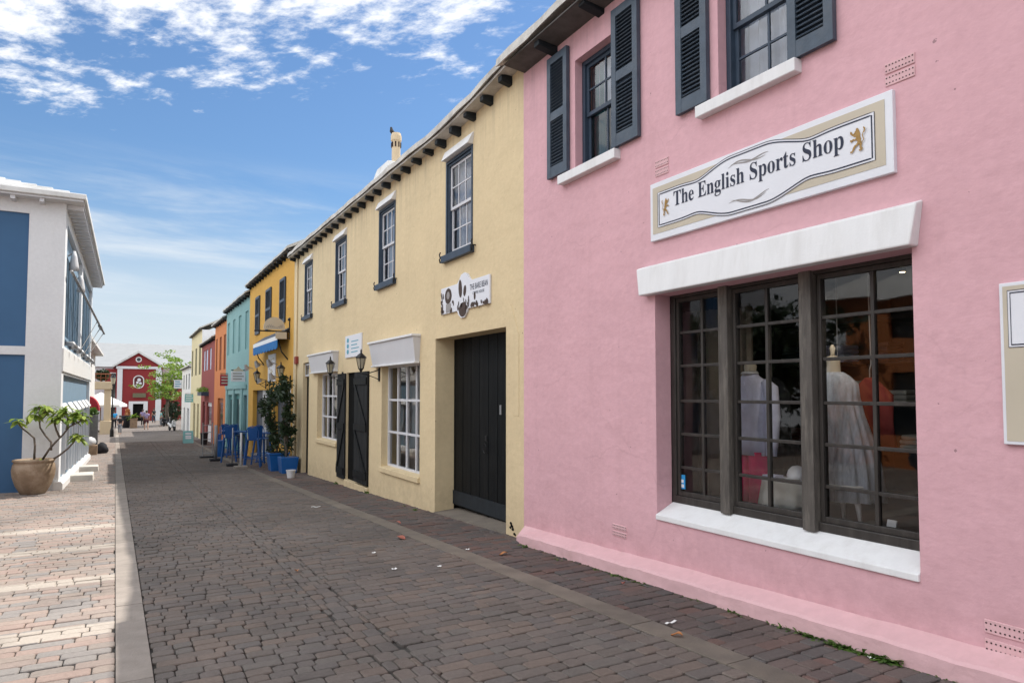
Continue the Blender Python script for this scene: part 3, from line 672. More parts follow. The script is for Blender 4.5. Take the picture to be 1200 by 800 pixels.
# pierced ventilation bricks
def vent(par, y0, y1, z0, z1, nx, nz, m='pink_plinth'):
    b = MB(); b.box(A - .008, A + .01, y0, y1, z0, z1); o = b.build('air_vent', m, par, bev=.003)
    h = MB(); r = (y1 - y0) / nx * .22
    for i in range(nx):
        for j in range(nz):
            y = y0 + (y1 - y0) * (i + .5) / nx; z = z0 + (z1 - z0) * (j + .5) / nz; n = 8
            h.add([(A - .0105, y + r * math.cos(2 * math.pi * k / n), z + r * math.sin(2 * math.pi * k / n)) for k in range(n)], [tuple(range(n))])
    h.build('vent_hole', 'hole', o, recalc=False)
vent(pink, 2.515, 2.715, 3.75, 3.822, 9, 2); vent(pink, 2.515, 2.715, 3.665, 3.737, 9, 2)
vent(pink, 4.845, 5.03, 3.775, 3.845, 9, 2); vent(pink, 4.845, 5.03, 3.69, 3.76, 9, 2)
vent(pink, 5.515, 5.74, .195, .245, 9, 2); vent(pink, 5.515, 5.74, .125, .175, 9, 2)
vent(pink, 1.98, 2.20, .195, .272, 9, 2); vent(pink, 1.98, 2.20, .085, .162, 9, 2)

# ------------------------------------------------------------------ the long sign over the display window
sg = thing('shop_sign', (A, 3.86, 3.34), 'long white and beige sign board with dark serif lettering between two gold lions', 'sign')
SL, SR, SB, ST = 5.075, 2.652, 3.062, 3.622
b = MB(); b.box(A - .035, A + .005, SR, SL, SB, ST); b.build('board', 'signwhite', sg, bev=.005)
b = MB(); b.quad((A - .0375, 5.037, 3.125), (A - .0375, 2.705, 3.125), (A - .0375, 2.705, 3.574), (A - .0375, 5.037, 3.574)); b.build('border', 'beige', sg, recalc=False)
f = onfac(4.962, 3.346, A - .035)               # panel coordinates: a from the left end, b about the middle
PW = 2.185
def half(a):                                     # half height of the shaped panel: straight ends, swelling middle
    s0, s1 = .50, .92
    def e(q): q = max(0, min(1, q)); return q * q * (3 - 2 * q)
    return .168 + .082 * min(e((a - s0) / (s1 - s0)), e((PW - a - s0) / (s1 - s0))) - .012 * (math.exp(-((a - s0) / .12) ** 2) + math.exp(-((PW - a - s0) / .12) ** 2))
na = 60; up = [(PW * k / na, half(PW * k / na)) for k in range(na + 1)]
b = MB()
for (a0, h0), (a1, h1) in zip(up, up[1:]): b.quad(f(a0, -h0, .0045), f(a1, -h1, .0045), f(a1, h1, .0045), f(a0, h0, .0045))
b.build('panel', 'signwhite', sg, recalc=False)
b = MB(); outl = up + [(a, -h) for a, h in reversed(up)]
stroke(b, outl, .005, f, .0065, True)
ins = [(max(.020, min(PW - .020, a)), h - .020) for a, h in up]; ins = [p for i, p in enumerate(ins) if i == 0 or p[0] > ins[i - 1][0] + 1e-6]
stroke(b, ins + [(a, -h) for a, h in reversed(ins)], .0105, f, .0065, True)
b.build('border_line', 'ink', sg, recalc=False)
b = MB(); g = onfac(4.742, 3.293, A - .035); text_mesh(b, 'The English Sports Shop', lambda x, z, d: g(x, z, .0075), 1.735, .178, serif=True)
b.build('lettering', 'ink', sg, recalc=False)
LION = [([(.34, .88), (.42, .93), (.50, .90)], .17), ([(.30, .87), (.24, .84)], .08), ([(.44, 1.0), (.52, .86), (.56, .74)], .16), ([(.48, .82), (.50, .66), (.56, .50)], .24), ([(.54, .54), (.58, .42), (.60, .38)], .19),
        ([(.42, .74), (.28, .74), (.18, .82), (.10, .88)], .085), ([(.10, .88), (.06, .94)], .11), ([(.44, .62), (.30, .56), (.20, .60), (.10, .54)], .085), ([(.10, .54), (.05, .58)], .10),
        ([(.56, .42), (.44, .32), (.30, .27), (.20, .15)], .12), ([(.22, .15), (.12, .06), (.04, .06)], .09), ([(.62, .40), (.70, .30), (.66, .18), (.74, .07)], .12), ([(.74, .07), (.64, .03), (.60, .05)], .08),
        ([(.66, .42), (.80, .38), (.88, .46), (.84, .58), (.80, .68), (.86, .78), (.94, .86)], .05), ([(.92, .80), (.96, .92), (.90, .98)], .08)]
for Yc, flip, w, h in ((4.895, True, .090, .152), (2.955, False, .118, .158)):
    b = MB(); k = 0; fl = onfac(Yc, 3.272, A - .035)
    for pts, wd in LION:
        P = [((1 - x if flip else x) * w, z * h) for x, z in pts]; stroke(b, P, wd * (w + h) / 2, fl, .0070 + .00015 * k); k += 1
        for (x, z) in P: b.add([fl(x + wd * .5 * w * math.cos(a), z + wd * .5 * h * math.sin(a), .0070 + .00015 * k) for a in [R(36 * j) for j in range(10)]], [tuple(range(10))]); k += 1
    b.build('lion_emblem', 'goldink', sg, recalc=False)
b = MB()
for up_ in (1, -1):
    f2 = onfac(4.075, 3.346, A - .035); n = 26
    for ph, dx in ((0, 0), (1.6, .03)):
        pts = [(dx + .385 * k / n, up_ * (.150 + .018 * math.sin(k / n * 6.3 + ph) * (1 if up_ > 0 else -1) + .016 * (math.sin(k / n * 3.14)))) for k in range(n + 1)]
        for i in range(n):
            w0 = .010 * math.sin(math.pi * (i + .3) / n) + .002
            stroke(b, pts[i:i + 2], w0, f2, .0075 + .0004 * (ph > 0))
b.build('flourish', 'greyink', sg, recalc=False)

# second sign, cut by the picture edge
s2 = thing('shop_sign', (A, 1.75, 1.77), 'upright beige sign board with a white navy edged panel right of the display window', 'sign')
b = MB(); b.box(A - .03, A + .005, 1.40, 2.055, 1.305, 2.232); b.build('board', 'signwhite', s2, bev=.004)
b = MB(); b.quad((A - .0325, 2.036, 1.325), (A - .0325, 1.42, 1.325), (A - .0325, 1.42, 2.212), (A - .0325, 2.036, 2.212)); b.build('border', 'beige', s2, recalc=False)
f = onfac(2.01, 1.86, A - .03)
b = MB(); b.quad(f(0, 0, .0045), f(.55, 0, .0045), f(.55, .325, .0045), f(0, .325, .0045)); b.build('panel', 'signwhite', s2, recalc=False)
b = MB(); stroke(b, [(0, 0), (.55, 0), (.55, .325), (0, .325)], .004, f, .0065, True); stroke(b, [(.014, .014), (.536, .014), (.536, .311), (.014, .311)], .008, f, .0065, True)
stroke(b, [(.075, -.305), (.47, -.305)], .004, f, .0065)
text_mesh(b, 'C', lambda x, z, d: f(x + .082, z - .405, .0065), .045, .055, serif=True)
b.build('lettering', 'ink', s2, recalc=False)
st = MB(); f = onfac(4.985, .68, XW + .035); st.slab([(0, 0), (.075, 0), (.075, .135), (0, .135)], f, .0, .003)
o = st.build('window_sticker', 'cloth_blue'); tag(o, 'small blue and white sticker in the lower left pane of the display window', 'sticker')
w = MB(); w.quad(f(.015, .015, .0045), f(.06, .015, .0045), f(.06, .045, .0045), f(.015, .045, .0045)); w.quad(f(.02, .06, .0045), f(.055, .06, .0045), f(.055, .09, .0045), f(.02, .09, .0045))
w.build('print', 'signwhite', o, recalc=False)

# ------------------------------------------------------------------ goods shown behind the glass
def ell(cx, cy, z, rx, ry, n=28, wav=0, wn=0, ph=0, rot=0.):
    pts = []
    for j in range(n):
        a = 2 * math.pi * j / n; q = 1 + wav * math.sin(wn * a + ph); x, y = rx * q * math.cos(a), ry * q * math.sin(a)
        pts.append((cx + x * math.cos(rot) - y * math.sin(rot), cy + x * math.sin(rot) + y * math.cos(rot), z))
    return pts
mx = 5.06; my = onX(880, 480, mx)[0]; FL = .56
mq = thing('mannequin', (mx, my, FL), 'headless mannequin in a pale lavender shirt and magenta trousers behind the middle bay', 'mannequin')
b = MB(); b.lathe((mx, my, 1.72), [(.055, 0), (.052, .08), (.058, .13), (.045, .145)], 16); b.build('neck', 'form', mq, smooth=True)
b = MB(); b.loft([ell(mx, my, 1.03, .115, .20, 36, .05, 9), ell(mx, my, 1.12, .115, .195, 36, .03, 9, 1), ell(mx, my, 1.30, .105, .175, 36, .015, 7), ell(mx, my, 1.50, .115, .20, 36, .012, 6), ell(mx, my, 1.64, .11, .205, 36), ell(mx, my, 1.70, .09, .19, 36), ell(mx, my, 1.745, .07, .10, 36), ell(mx, my, 1.775, .062, .066, 36)])
for s in (-1, 1):
    b.tube([(mx, my + s * .16, 1.69), (mx, my + s * .225, 1.64), (mx - .02, my + s * .265, 1.40), (mx - .045, my + s * .275, 1.18), (mx - .06, my + s * .27, 1.04)], [.05, .068, .064, .055, .048], 12)
sh = b.build('shirt', 'shirt', mq, smooth=True)
c = MB(); c.bar((mx - .108, my, 1.06), (mx - .100, my, 1.70), .022, .008); c.build('placket', 'shirt', sh)
c = MB(); c.loft([ell(mx, my, 1.755, .072, .074, 24), ell(mx - .005, my, 1.80, .066, .068, 24), ell(mx - .01, my, 1.775, .082, .085, 24)]); c.build('collar', 'signwhite', sh, smooth=True)
b = MB()
for s in (-1, 1): b.loft([ell(mx, my + s * .095, .58, .10, .11, 24, .05, 5), ell(mx, my + s * .092, .80, .095, .10, 24, .05, 4, 1), ell(mx, my + s * .088, 1.06, .10, .10, 24)])
b.build('trousers', 'magenta', mq, smooth=True)
dx = 5.12; dy = onX(985, 500, dx)[0]
dr = thing('dress_form', (dx, dy, FL), 'tailor form in a long pale striped gauze dress behind the right hand bay', 'dress form')
b = MB(); b.lathe((dx, dy + .06, 1.72), [(.075, 0), (.06, .06), (.058, .13), (.06, .17), (.03, .185)], 18); b.lathe((dx, dy + .06, 1.90), [(.022, 0), (.016, .03), (.025, .07), (.008, .10)], 12); b.build('neck', 'form', dr, smooth=True)
b = MB(); b.loft([ell(dx, dy, .74, .25, .33, 72, .08, 18), ell(dx, dy, 1.0, .23, .30, 72, .08, 18, .3), ell(dx, dy, 1.22, .19, .25, 72, .07, 18, .2), ell(dx, dy + .03, 1.42, .15, .215, 72, .06, 18), ell(dx, dy + .05, 1.56, .135, .205, 72, .05, 18), ell(dx, dy + .05, 1.67, .115, .20, 72, .03, 18), ell(dx, dy + .055, 1.735, .085, .14, 72), ell(dx, dy + .06, 1.77, .07, .085, 72)])
b.build('dress', 'dress', dr, smooth=True)
rx, ry = 5.55, onX(1020, 470, 5.55)[0]
b = MB(); b.loft([ell(rx, ry, 1.12, .09, .22, 28, .06, 7), ell(rx, ry, 1.35, .085, .20, 28, .05, 6), ell(rx, ry, 1.58, .08, .20, 28), ell(rx, ry, 1.66, .05, .12, 28), ell(rx, ry, 1.73, .03, .04, 28)])
rt = b.build('knitted_jumper', 'redcloth', smooth=True); tag(rt, 'coral red knitted jumper hanging behind the pale dress in the right hand bay', 'jumper')
hk = MB(); hk.tube([(rx, ry, 1.72), (rx, ry, 1.80), (rx + .02, ry, 1.84), (rx, ry, 3.0)], .006, 6); hk.build('hanger', 'steel', rt)
bx_, by_ = 5.75, onX(905, 480, 5.75)[0]
for k, (dy_, m_, nm, lab) in enumerate(((0, 'cloth_black', 'black_dress', 'long black dress hanging in the shadow beside the lavender shirt'), (-.75, 'navy', 'navy_coat', 'long navy coat hanging deep in the shop between the shirt and the pale dress'), (-1.95, 'cloth_maroon', 'maroon_dress', 'dark maroon dress hanging at the right end of the display window'))):
    b = MB(); yk = by_ + dy_; b.loft([ell(bx_, yk, .75, .13, .27, 40, .08, 10, k), ell(bx_, yk, 1.2, .10, .2, 40, .05, 10, k), ell(bx_, yk, 1.6, .10, .22, 40), ell(bx_, yk, 1.72, .05, .12, 40), ell(bx_, yk, 1.76, .03, .04, 40)])
    o = b.build(nm, m_, smooth=True); tag(o, lab, 'coat' if 'coat' in nm else 'dress')
    hk = MB(); hk.tube([(bx_, yk, 1.74), (bx_, yk, 3.0)], .006, 6); hk.build('hanger', 'steel', o)
tx, ty = 5.05, onX(925, 590, 5.05)[0]
tb = thing('display_table', (tx, ty, FL), 'small table draped to the floor in pale linen behind the middle bay', 'table')
b = MB(); n = 72; pr = []
for z, r, wv in ((.57, .25, .07), (.70, .235, .05), (.83, .22, .02), (.852, .205, 0)): pr.append(ell(tx, ty, z, r, r, n, wv, 11, z * 3))
b.loft(pr); b.build('cloth', 'tablecloth', tb, smooth=True)
b = MB(); b.lathe((tx + .05, ty - .05, .853), [(.085, 0), (.088, .03), (.075, .075), (.045, .105), (.006, .115)], 20)
b.slab([(.07 * math.cos(a) - .06, .075 * math.sin(a)) for a in [R(90 + 18 * k) for k in range(11)]], lambda a, c, d: (tx + .05 + a, ty - .05 + c, .858 + d), 0, .006)
o = b.build('cap', 'signwhite', smooth=True); tag(o, 'white cap lying on the linen draped table', 'cap')
b = MB(); b.box(tx - .16, tx - .02, ty + .02, ty + .17, .856, .868); b.box(tx - .15, tx - .03, ty + .03, ty + .16, .870, .88); o = b.build('folded_cloth', 'shirt', bev=.004); tag(o, 'folded pale blue cloth lying on the linen draped table', 'cloth')
wx, wy = 5.0, onX(985, 572, 5.0)[0]
wt = thing('side_table', (wx, wy, FL), 'white round side table with turned legs in front of the pale dress', 'table')
b = MB(); b.lathe((wx, wy, .845), [(.19, 0), (.20, .008), (.20, .02), (.19, .028)], 28); b.build('tabletop', 'pole_white', wt, smooth=False)
for k in range(3):
    a = k * 2.094 + .5; b = MB(); b.tube([(wx + .12 * math.cos(a), wy + .12 * math.sin(a), .845), (wx + .15 * math.cos(a), wy + .15 * math.sin(a), .72), (wx + .17 * math.cos(a), wy + .17 * math.sin(a), .57)], [.018, .022, .012], 10); b.build('leg', 'pole_white', wt, smooth=True)

# small warm spotlight in the window head (lit in the photograph)
lx_, lz_ = A + .42, 2.47; ly_ = onX(1057, 305, lx_)[0]
t_ = thing('window_spotlight', (lx_, ly_, lz_), 'small lit warm spotlight under the head of the display window at its right end', 'spotlight')
b = MB(); b.lathe((lx_, ly_, lz_), [(.022, 0), (.03, .05), (.02, .09), (.008, .10), (.008, .53)], 12); b.build('housing', 'blackmetal', t_)
em = bpy.data.materials.new('lit lamp face'); t = nt(em); o_ = N(t, 'ShaderNodeOutputMaterial'); e_ = N(t, 'ShaderNodeEmission', i_Strength=6.0); e_.inputs[0].default_value = (1, .75, .45, 1); t.links.new(e_.outputs[0], o_.inputs[0])
b = MB(); b.lathe((lx_, ly_, lz_ - .004), [(.018, 0), (.018, .003)], 12); b.build('lamp_face', em, t_)
ld = bpy.data.lights.new('window_lamp', 'SPOT'); ld.energy = 11; ld.color = (1, .88, .72); ld.spot_size = R(130); ld.spot_blend = .8; ld.shadow_soft_size = .04
lo = bpy.data.objects.new('window_lamp', ld); COL.objects.link(lo); lo.location = (A + .46, 3.3, 2.45); lo.rotation_euler = (Vector((.35, .35, -1))).to_track_quat('-Z', 'Y').to_euler()

# dim shelves of folded goods at the back of the shop, cards on the window deck
sh_ = thing('shelf_unit', (6.9, 3.2, .56), 'dark shelves along the back of the shop interior', 'shelves')
for z in (1.0, 1.45, 1.9, 2.35): b = MB(); b.box(6.75, 7.15, .8, 5.6, z, z + .03); b.build('shelf', 'oak_dark', sh_)
for y in (.8, 2.0, 3.2, 4.4, 5.6): b = MB(); b.box(6.75, 7.15, y - .015, y + .015, .57, 2.6); b.build('side_panel', 'oak_dark', sh_)
rr = random.Random(15)
for z in (1.03, 1.48, 1.93):
    y = .95
    while y < 5.4:
        n = rr.randint(2, 5); b = MB(); w = rr.uniform(.22, .30); m_ = rr.choice(['shirt', 'navy', 'cloth_maroon', 'beigecurt', 'tablecloth', 'cloth_grey', 'cloth_teal'])
        for k in range(n): b.box(6.80 + rr.uniform(-.01, .01), 7.08, y + rr.uniform(0, .02), y + w + rr.uniform(-.02, 0), z + .002 + k * .05, z + .047 + k * .05)
        o = b.build('folded_clothes', m_, bev=.015); tag(o, 'pile of folded clothes on the dark shelves at the back of the shop', 'clothes', 'folded clothes on the shop shelves'); y += w + rr.uniform(.05, .35)
for (u, v, w_, h_, m_, lab, nm) in ((1043, 634, .07, .11, 'signwhite', 'white price card leaning at the right end of the window deck', 'price_card'), (1008, 632, .05, .05, 'redcloth', 'little red box on the window deck under the pale dress', 'gift_box'), (985, 628, .09, .04, 'signwhite', 'flat white card lying at the foot of the pale dress', 'price_card')):
    xk = A + .42; yk, _ = onX(u, v, xk); b = MB(); b.hexa([(xk, yk - w_ / 2, .562), (xk + .012, yk - w_ / 2, .562), (xk + .012, yk + w_ / 2, .562), (xk, yk + w_ / 2, .562), (xk + .03, yk - w_ / 2, .562 + h_), (xk + .042, yk - w_ / 2, .562 + h_), (xk + .042, yk + w_ / 2, .562 + h_), (xk + .03, yk + w_ / 2, .562 + h_)])
    o = b.build(nm, m_); tag(o, lab, 'card' if 'card' in nm else 'box')
# ------------------------------------------------------------------ cream yellow house with the big black door
YE = 21.69
yel = thing('town_house', (A, 14, gz(14)), 'long cream yellow house with four tall sash windows, black plank doors and a chimney', 'building')
UW = [(9.115, 10.03), (12.51, 13.43), (15.89, 16.81), (19.30, 20.20)]
UZ = (3.80, 5.29)
G = (8.052, 10.48, -.8, 2.49); LW1 = (11.16, 13.22, .14, 2.14); LW2 = (16.55, 18.55, .39, 2.10); BD = (14.02, 15.75, -1.2, 2.06); ND = (19.55, 20.32, -1.2, 2.46)
b = MB()
rowhouse(b, A, 8.0, YC, YE, -1.4, 6.0, [(*w, *UZ, .12) for w in UW] + [(*G, .34), (*LW1, .16), (*LW2, .16), (*BD, .05), (*ND, .16)])
b.build('wall', 'yellow', yel)
roof_right(yel, YC + .10, YE, ze_y, over=.24, th=.10, wob=.014)
b = MB(); ys = [YC + .1 + (YE - YC - .1) * k / 24 for k in range(25)]
b.loft([[(A - .20, y, ze_y(y) - .04), (A + .03, y, ze_y(y) - .04), (A + .03, y, ze_y(y) - .003), (A - .20, y, ze_y(y) - .003)] for y in ys]); b.build('eaves_board', 'roof_edge', yel)
rafters(yel, YC + .1, YE - .1, .545, lambda y: ze_y(y) - .042, over=.20, w=.10, h=.11)
SASHM['navy_y'] = 'pole_white'; M['navy_y'] = M['navy']
for k, w in enumerate(UW):
    o = sash(yel, A + .012, w[0] + .016, w[1] - .016, UZ[0] + .016, UZ[1] - .016, 'navy_y', nx=3, curtain=[(w[0], w[1], UZ[0], 'curtain')], rows=(2, 2), frame=.035)
    b = MB(); t_ = .035                                                     # navy painted surround
    for (ya, yb, za, zb) in ((w[0] - t_, w[0] + .012, UZ[0], UZ[1] + t_), (w[1] - .012, w[1] + t_, UZ[0], UZ[1] + t_), (w[0] + .012, w[1] - .012, UZ[1] - .012, UZ[1] + t_)): b.box(A - .012, A + .12, ya, yb, za, zb)
    b.build('surround', 'navy', o, bev=.003)
    b = MB(); b.box(A - .075, A + .11, w[0] - .085, w[1] + .085, UZ[0] - .115, UZ[0] - .002); b.build('sill', 'navy', o, bev=.006)
    b = MB(); z0 = UZ[1] + .042; b.hexa([(A - .10, w[0] - .03, z0), (A + .01, w[0] - .03, z0), (A + .01, w[1] + .03, z0), (A - .10, w[1] + .03, z0), (A - .02, w[0] - .07, z0 + .17), (A + .01, w[0] - .07, z0 + .17), (A + .01, w[1] + .07, z0 + .17), (A - .02, w[1] + .07, z0 + .17)])
    b.build('lintel', 'white', o, bev=.006)
    for s, yy in ((-1, w[0] - .13), (1, w[1] + .13)):                        # iron shutter dogs
        b = MB(); z = UZ[0] - .02; b.tube([(A + .02, yy, z), (A - .06, yy, z)], .010, 6); b.tube([(A - .06, yy, z - .085), (A - .075, yy, z - .03), (A - .06, yy, z), (A - .075, yy, z + .05), (A - .06, yy, z + .09)], .011, 6); b.build('shutter_dog', 'blackmetal', yel, smooth=True)
# big recessed plank door
gd = MB(); X = A + .34; y = G[0] - .02; k = 0
while y < G[1]:
    gd.box(X + .004 * (k % 2), X + .06, y + .002, min(y + .148, G[1] + .02), gz(9.2) + .06, G[3] + .03); y += .15; k += 1
do = gd.build('garage_door', 'black', yel, bev=.004)
b = MB(); b.box(X - .018, X, G[0], G[1], gz(9) + .08, gz(9) + .30); b.build('kick_board', 'rafter', do)
ym, zm = onX(570, 525, X); n = 14
b = MB(); b.tube([(X - .03, ym + .055 * math.cos(a), zm + .07 * math.sin(a)) for a in [2 * math.pi * k / n for k in range(n + 1)]], .007, 6); b.tube([(X - .03, ym, zm + .07), (X + .01, ym, zm + .07)], .01, 6); b.box(X - .012, X + .01, ym - .03, ym + .03, zm + .11, zm + .19); b.build('handle', 'blackmetal', do, smooth=False)
ym, zm = onX(587, 480, X); b = MB(); b.box(X - .012, X + .01, ym - .02, ym + .02, zm - .07, zm + .07); b.build('door_bolt', 'steel', do)
b = MB(); b.hexa([(A - .02, G[0], gz(G[0]) - .1), (X + .1, G[0], gz(G[0]) - .1), (X + .1, G[1], gz(G[1]) - .1), (A - .02, G[1], gz(G[1]) - .1), (A - .02, G[0], gz(G[0]) + .015), (X + .1, G[0], gz(G[0]) + .05), (X + .1, G[1], gz(G[1]) + .05), (A - .02, G[1], gz(G[1]) + .015)]); b.build('threshold', 'stone_r', yel)
# ground floor shop windows of twelve panes
def shopwin(par, w, nx, nz, X=A + .13):
    fr = MB(); q = .05; y0, y1, z0, z1 = w
    fr.box(X, X + .08, y0, y0 + q, z0, z1); fr.box(X, X + .08, y1 - q, y1, z0, z1); fr.box(X, X + .08, y0 + q, y1 - q, z1 - q, z1); fr.box(X, X + .08, y0 + q, y1 - q, z0, z0 + q)
    for k in range(1, nx): yy = y0 + q + (y1 - y0 - 2 * q) * k / nx; fr.box(X + .01, X + .07, yy - .022, yy + .022, z0 + q, z1 - q)
    for k in range(1, nz): zz = z0 + q + (z1 - z0 - 2 * q) * k / nz; fr.box(X + .014, X + .066, y0 + q, y1 - q, zz - .022, zz + .022)
    o = fr.build('shop_window', 'pole_white', par, bev=.003)
    rr = random.Random(int(y0 * 7)); g = MB()
    for i in range(nx):
        for j in range(nz):
            ya, yb = y0 + q + (y1 - y0 - 2 * q) * i / nx, y0 + q + (y1 - y0 - 2 * q) * (i + 1) / nx; za, zb = z0 + q + (z1 - z0 - 2 * q) * j / nz, z0 + q + (z1 - z0 - 2 * q) * (j + 1) / nz
            e = rr.uniform(-.003, .003); g.quad((X + .04 + e, ya, za), (X + .04 + e, ya, zb), (X + .04 - e, yb, zb), (X + .04 - e, yb, za))
    g.build('pane', 'glass', o, recalc=False)
    k = MB(); k.box(X + .5, X + .52, y0 - .3, y1 + .3, z0 - .4, z1 + .2); k.build('inner_screen', 'beigecurt', o)
    return o
shopwin(yel, LW1, 4, 3); shopwin(yel, LW2, 4, 3)
for w, d in ((LW1, .0), (LW2, .0)):
    b = MB(); b.hexa([(A - .05, w[0] - .02, w[2] - .10), (A + .14, w[0] - .02, w[2] - .10), (A + .14, w[1] + .02, w[2] - .10), (A - .05, w[1] + .02, w[2] - .10), (A - .05, w[0] - .02, w[2] - .01), (A + .14, w[0] - .02, w[2] + .012), (A + .14, w[1] + .02, w[2] + .012), (A - .05, w[1] + .02, w[2] - .01)]); b.build('sill', 'yellow', yel, bev=.006)
def hood(y0, y1, z0, z1, pr):       # white boxed hood, wider and further out at the top
    b = MB(); b.hexa([(A - pr * .55, y0 + .05, z0), (A + .005, y0 + .05, z0), (A + .005, y1 - .05, z0), (A - pr * .55, y1 - .05, z0), (A - pr, y0, z1), (A + .005, y0, z1), (A + .005, y1, z1), (A - pr, y1, z1)])
    o = b.build('window_hood', 'pole_white', yel, bev=.006)
    b = MB(); b.box(A - pr - .03, A - .002, y0 - .02, y1 + .02, z1 + .002, z1 + .045); b.box(A - pr * .55 - .03, A - .002, y0 + .03, y1 - .03, z0 - .035, z0 - .002); b.build('moulding', 'white', o, bev=.008)
for (ur, vr, uf, ul, vl) in ((493, 390, 483.5, 432, 405), (397, 410, 389.5, 361, 416)):
    yr = onX(ur, vr, A)[0]; xf = A * yr / onX(uf, vr, A)[0]; hood(yr, onX(ul, vl, xf)[0], 2.15, 2.58, A - xf)
# open double door: two plank leaves folded back against the wall, dark opening between
def leaf(y0, y1, xs, zb, zt, flip):
    b = MB(); n = 4
    for k in range(n): ya = y0 + (y1 - y0) * k / n; b.box(xs - .045, xs - .012 + .002 * (k % 2), ya + .003, ya + (y1 - y0) / n - .003, zb, zt)
    o = b.build('door', 'plankgrey', yel, bev=.003); c = MB()
    for z in (zb + .18, (zb + zt) / 2, zt - .2): c.box(xs - .07, xs - .046, y0 + .02, y1 - .02, z - .07, z + .07)
    zq = (zb + zt) / 2
    for (za, zc) in ((zb + .25, zq - .07), (zq + .07, zt - .27)):
        p, q = (y0 + .06, za), (y1 - .06, zc)
        if flip: p, q = (y1 - .06, za), (y0 + .06, zc)
        c.bar((xs - .058, *p), (xs - .058, *q), .022, .09)
    c.build('brace', 'black', o); return o
zb = gz(14.5) + .16
leaf(14.04, 14.98, A, zb, 2.05, False); leaf(15.75, 16.40, A, gz(16) + .16, 2.05, True)
b = MB(); b.box(A + .055, A + .10, 14.0, 15.78, -1.2, 2.08); b.build('opening_shade', 'void', yel)  # near-black sheet paints the shade of the room behind the open doors
b = MB(); b.box(A - .04, A + .3, 14.0, 15.77, -1.3, gz(14.9) + .13); b.build('step', 'yellow', yel, bev=.01)
# narrow door with fanlight at the far end
b = MB(); b.box(A + .12, A + .17, 19.55, 20.32, -1.2, 2.05); d_ = b.build('side_door', 'black', yel)
b = MB(); b.box(A + .06, A + .13, 19.57, 20.30, 2.07, 2.44); d2 = b.build('fanlight', 'pole_white', d_, bev=.004)
b = MB(); b.quad((A + .058, 19.63, 2.12), (A + .058, 20.24, 2.12), (A + .058, 20.24, 2.39), (A + .058, 19.63, 2.39)); b.build('pane', 'darkglass', d_)
b = MB(); yb_, zb_ = onX(349, 422, A); b.box(A - .09, A - .002, yb_ - .12, yb_ + .12, zb_ - .11, zb_ + .11); o = b.build('alarm_box', 'redbrick', bev=.012); tag(o, 'small brick red alarm box on the yellow wall above the narrow side door', 'alarm box')
b = MB(); b.tube([(A - .03, 21.15, ze_y(21) - .05), (A - .03, 21.15, gz(21) + .05)], .032, 10); b.build('drainpipe', 'yellow', yel, smooth=True)
# patch of overpainted conduit running down the corner by the pink house
b = MB(); b.box(A - .006, A + .002, 7.70, 7.86, 1.3, 2.35); b.hexa([(A - .006, 7.70, 2.35), (A + .002, 7.70, 2.35), (A + .002, 7.86, 2.35), (A - .006, 7.86, 2.35), (A - .006, 7.90, 2.78), (A + .002, 7.90, 2.78), (A + .002, 8.04, 2.78), (A - .006, 8.04, 2.78)]); b.build('paint_patch', 'yellow', yel)
b = MB(); yk, zk = onX(601, 619, A); rr = random.Random(4)
for k in range(7): b.slab([(.035 * math.cos(a) * rr.uniform(.6, 1.3), .022 * math.sin(a) * rr.uniform(.6, 1.2)) for a in [R(60 * j) for j in range(6)]], lambda p, q, d, k=k, u=rr.uniform(-.06, .06), v=rr.uniform(-.05, .05): (A - d, yk + p + u, zk + q + v + u * .6), 0, .003)
b.build('paint_splash', 'black', yel)
# chimney on the far slope
chx = A + 1.5; cy0 = onX(443, 190, chx)[0]; cy1 = onX(466, 190, chx)[0]; 
cz = lambda v, u=455: onX(u, v, chx)[1]
b = MB(); ya, yb = onX(467, 190, chx)[0], onX(442, 190, chx)[0]; b.hexa([(chx - .35, ya, cz(230)), (chx + .5, ya, cz(230)), (chx + .5, yb, cz(230)), (chx - .35, yb, cz(230)), (chx - .20, ya + .25, cz(196)), (chx + .30, ya + .25, cz(196)), (chx + .30, yb - .6, cz(196)), (chx - .20, yb - .6, cz(196))]); ch = b.build('chimney', 'roof', yel, bev=.02)
yp = onX(460, 170, chx)[0]; zb0, zt0 = cz(205, 460), cz(156, 460)
b = MB(); r = .115; b.lathe((chx + .1, yp, zb0), [(r, 0), (r * .97, (zt0 - zb0) * .80), (r * 1.22, (zt0 - zb0) * .82), (r * 1.22, (zt0 - zb0) * .93), (r, zt0 - zb0)], 18); cp = b.build('chimney_pot', 'sand', ch, smooth=False)
b = MB()
for k in range(8): a = k * math.pi / 4 + .3; b.box(chx + .1 + r * 1.02 * math.cos(a) - .015, chx + .1 + r * 1.02 * math.cos(a) + .015, yp + r * 1.02 * math.sin(a) - .015, yp + r * 1.02 * math.sin(a) + .015, zb0 + (zt0 - zb0) * .66, zb0 + (zt0 - zb0) * .78)
b.build('flue_hole', 'hole', cp)
b = MB(); bx0, by0, bz0 = chx + .05, yp + .12, zt0 + .035
b.loft([ell(bx0 - .02 + dx_, by0 + dy_, bz0 + dz, rx_, rx_ * 1.0, 12) for dx_, dy_, dz, rx_ in ((0, -.03, -.04, .02), (0, -.02, 0, .05), (0, .02, .06, .062), (0, .05, .11, .045), (0, .07, .15, .034), (0, .08, .185, .03), (0, .085, .20, .012))]); b.tube([(bx0, by0 - .03, bz0 + .03), (bx0, by0 - .16, bz0 - .03)], [.03, .012], 8); b.tube([(bx0, by0 + .10, bz0 + .165), (bx0, by0 + .16, bz0 + .155)], [.014, .003], 6)
o = b.build('bird', 'cloth_black', smooth=True); tag(o, 'small black bird perched on the rim of the chimney pot', 'bird')
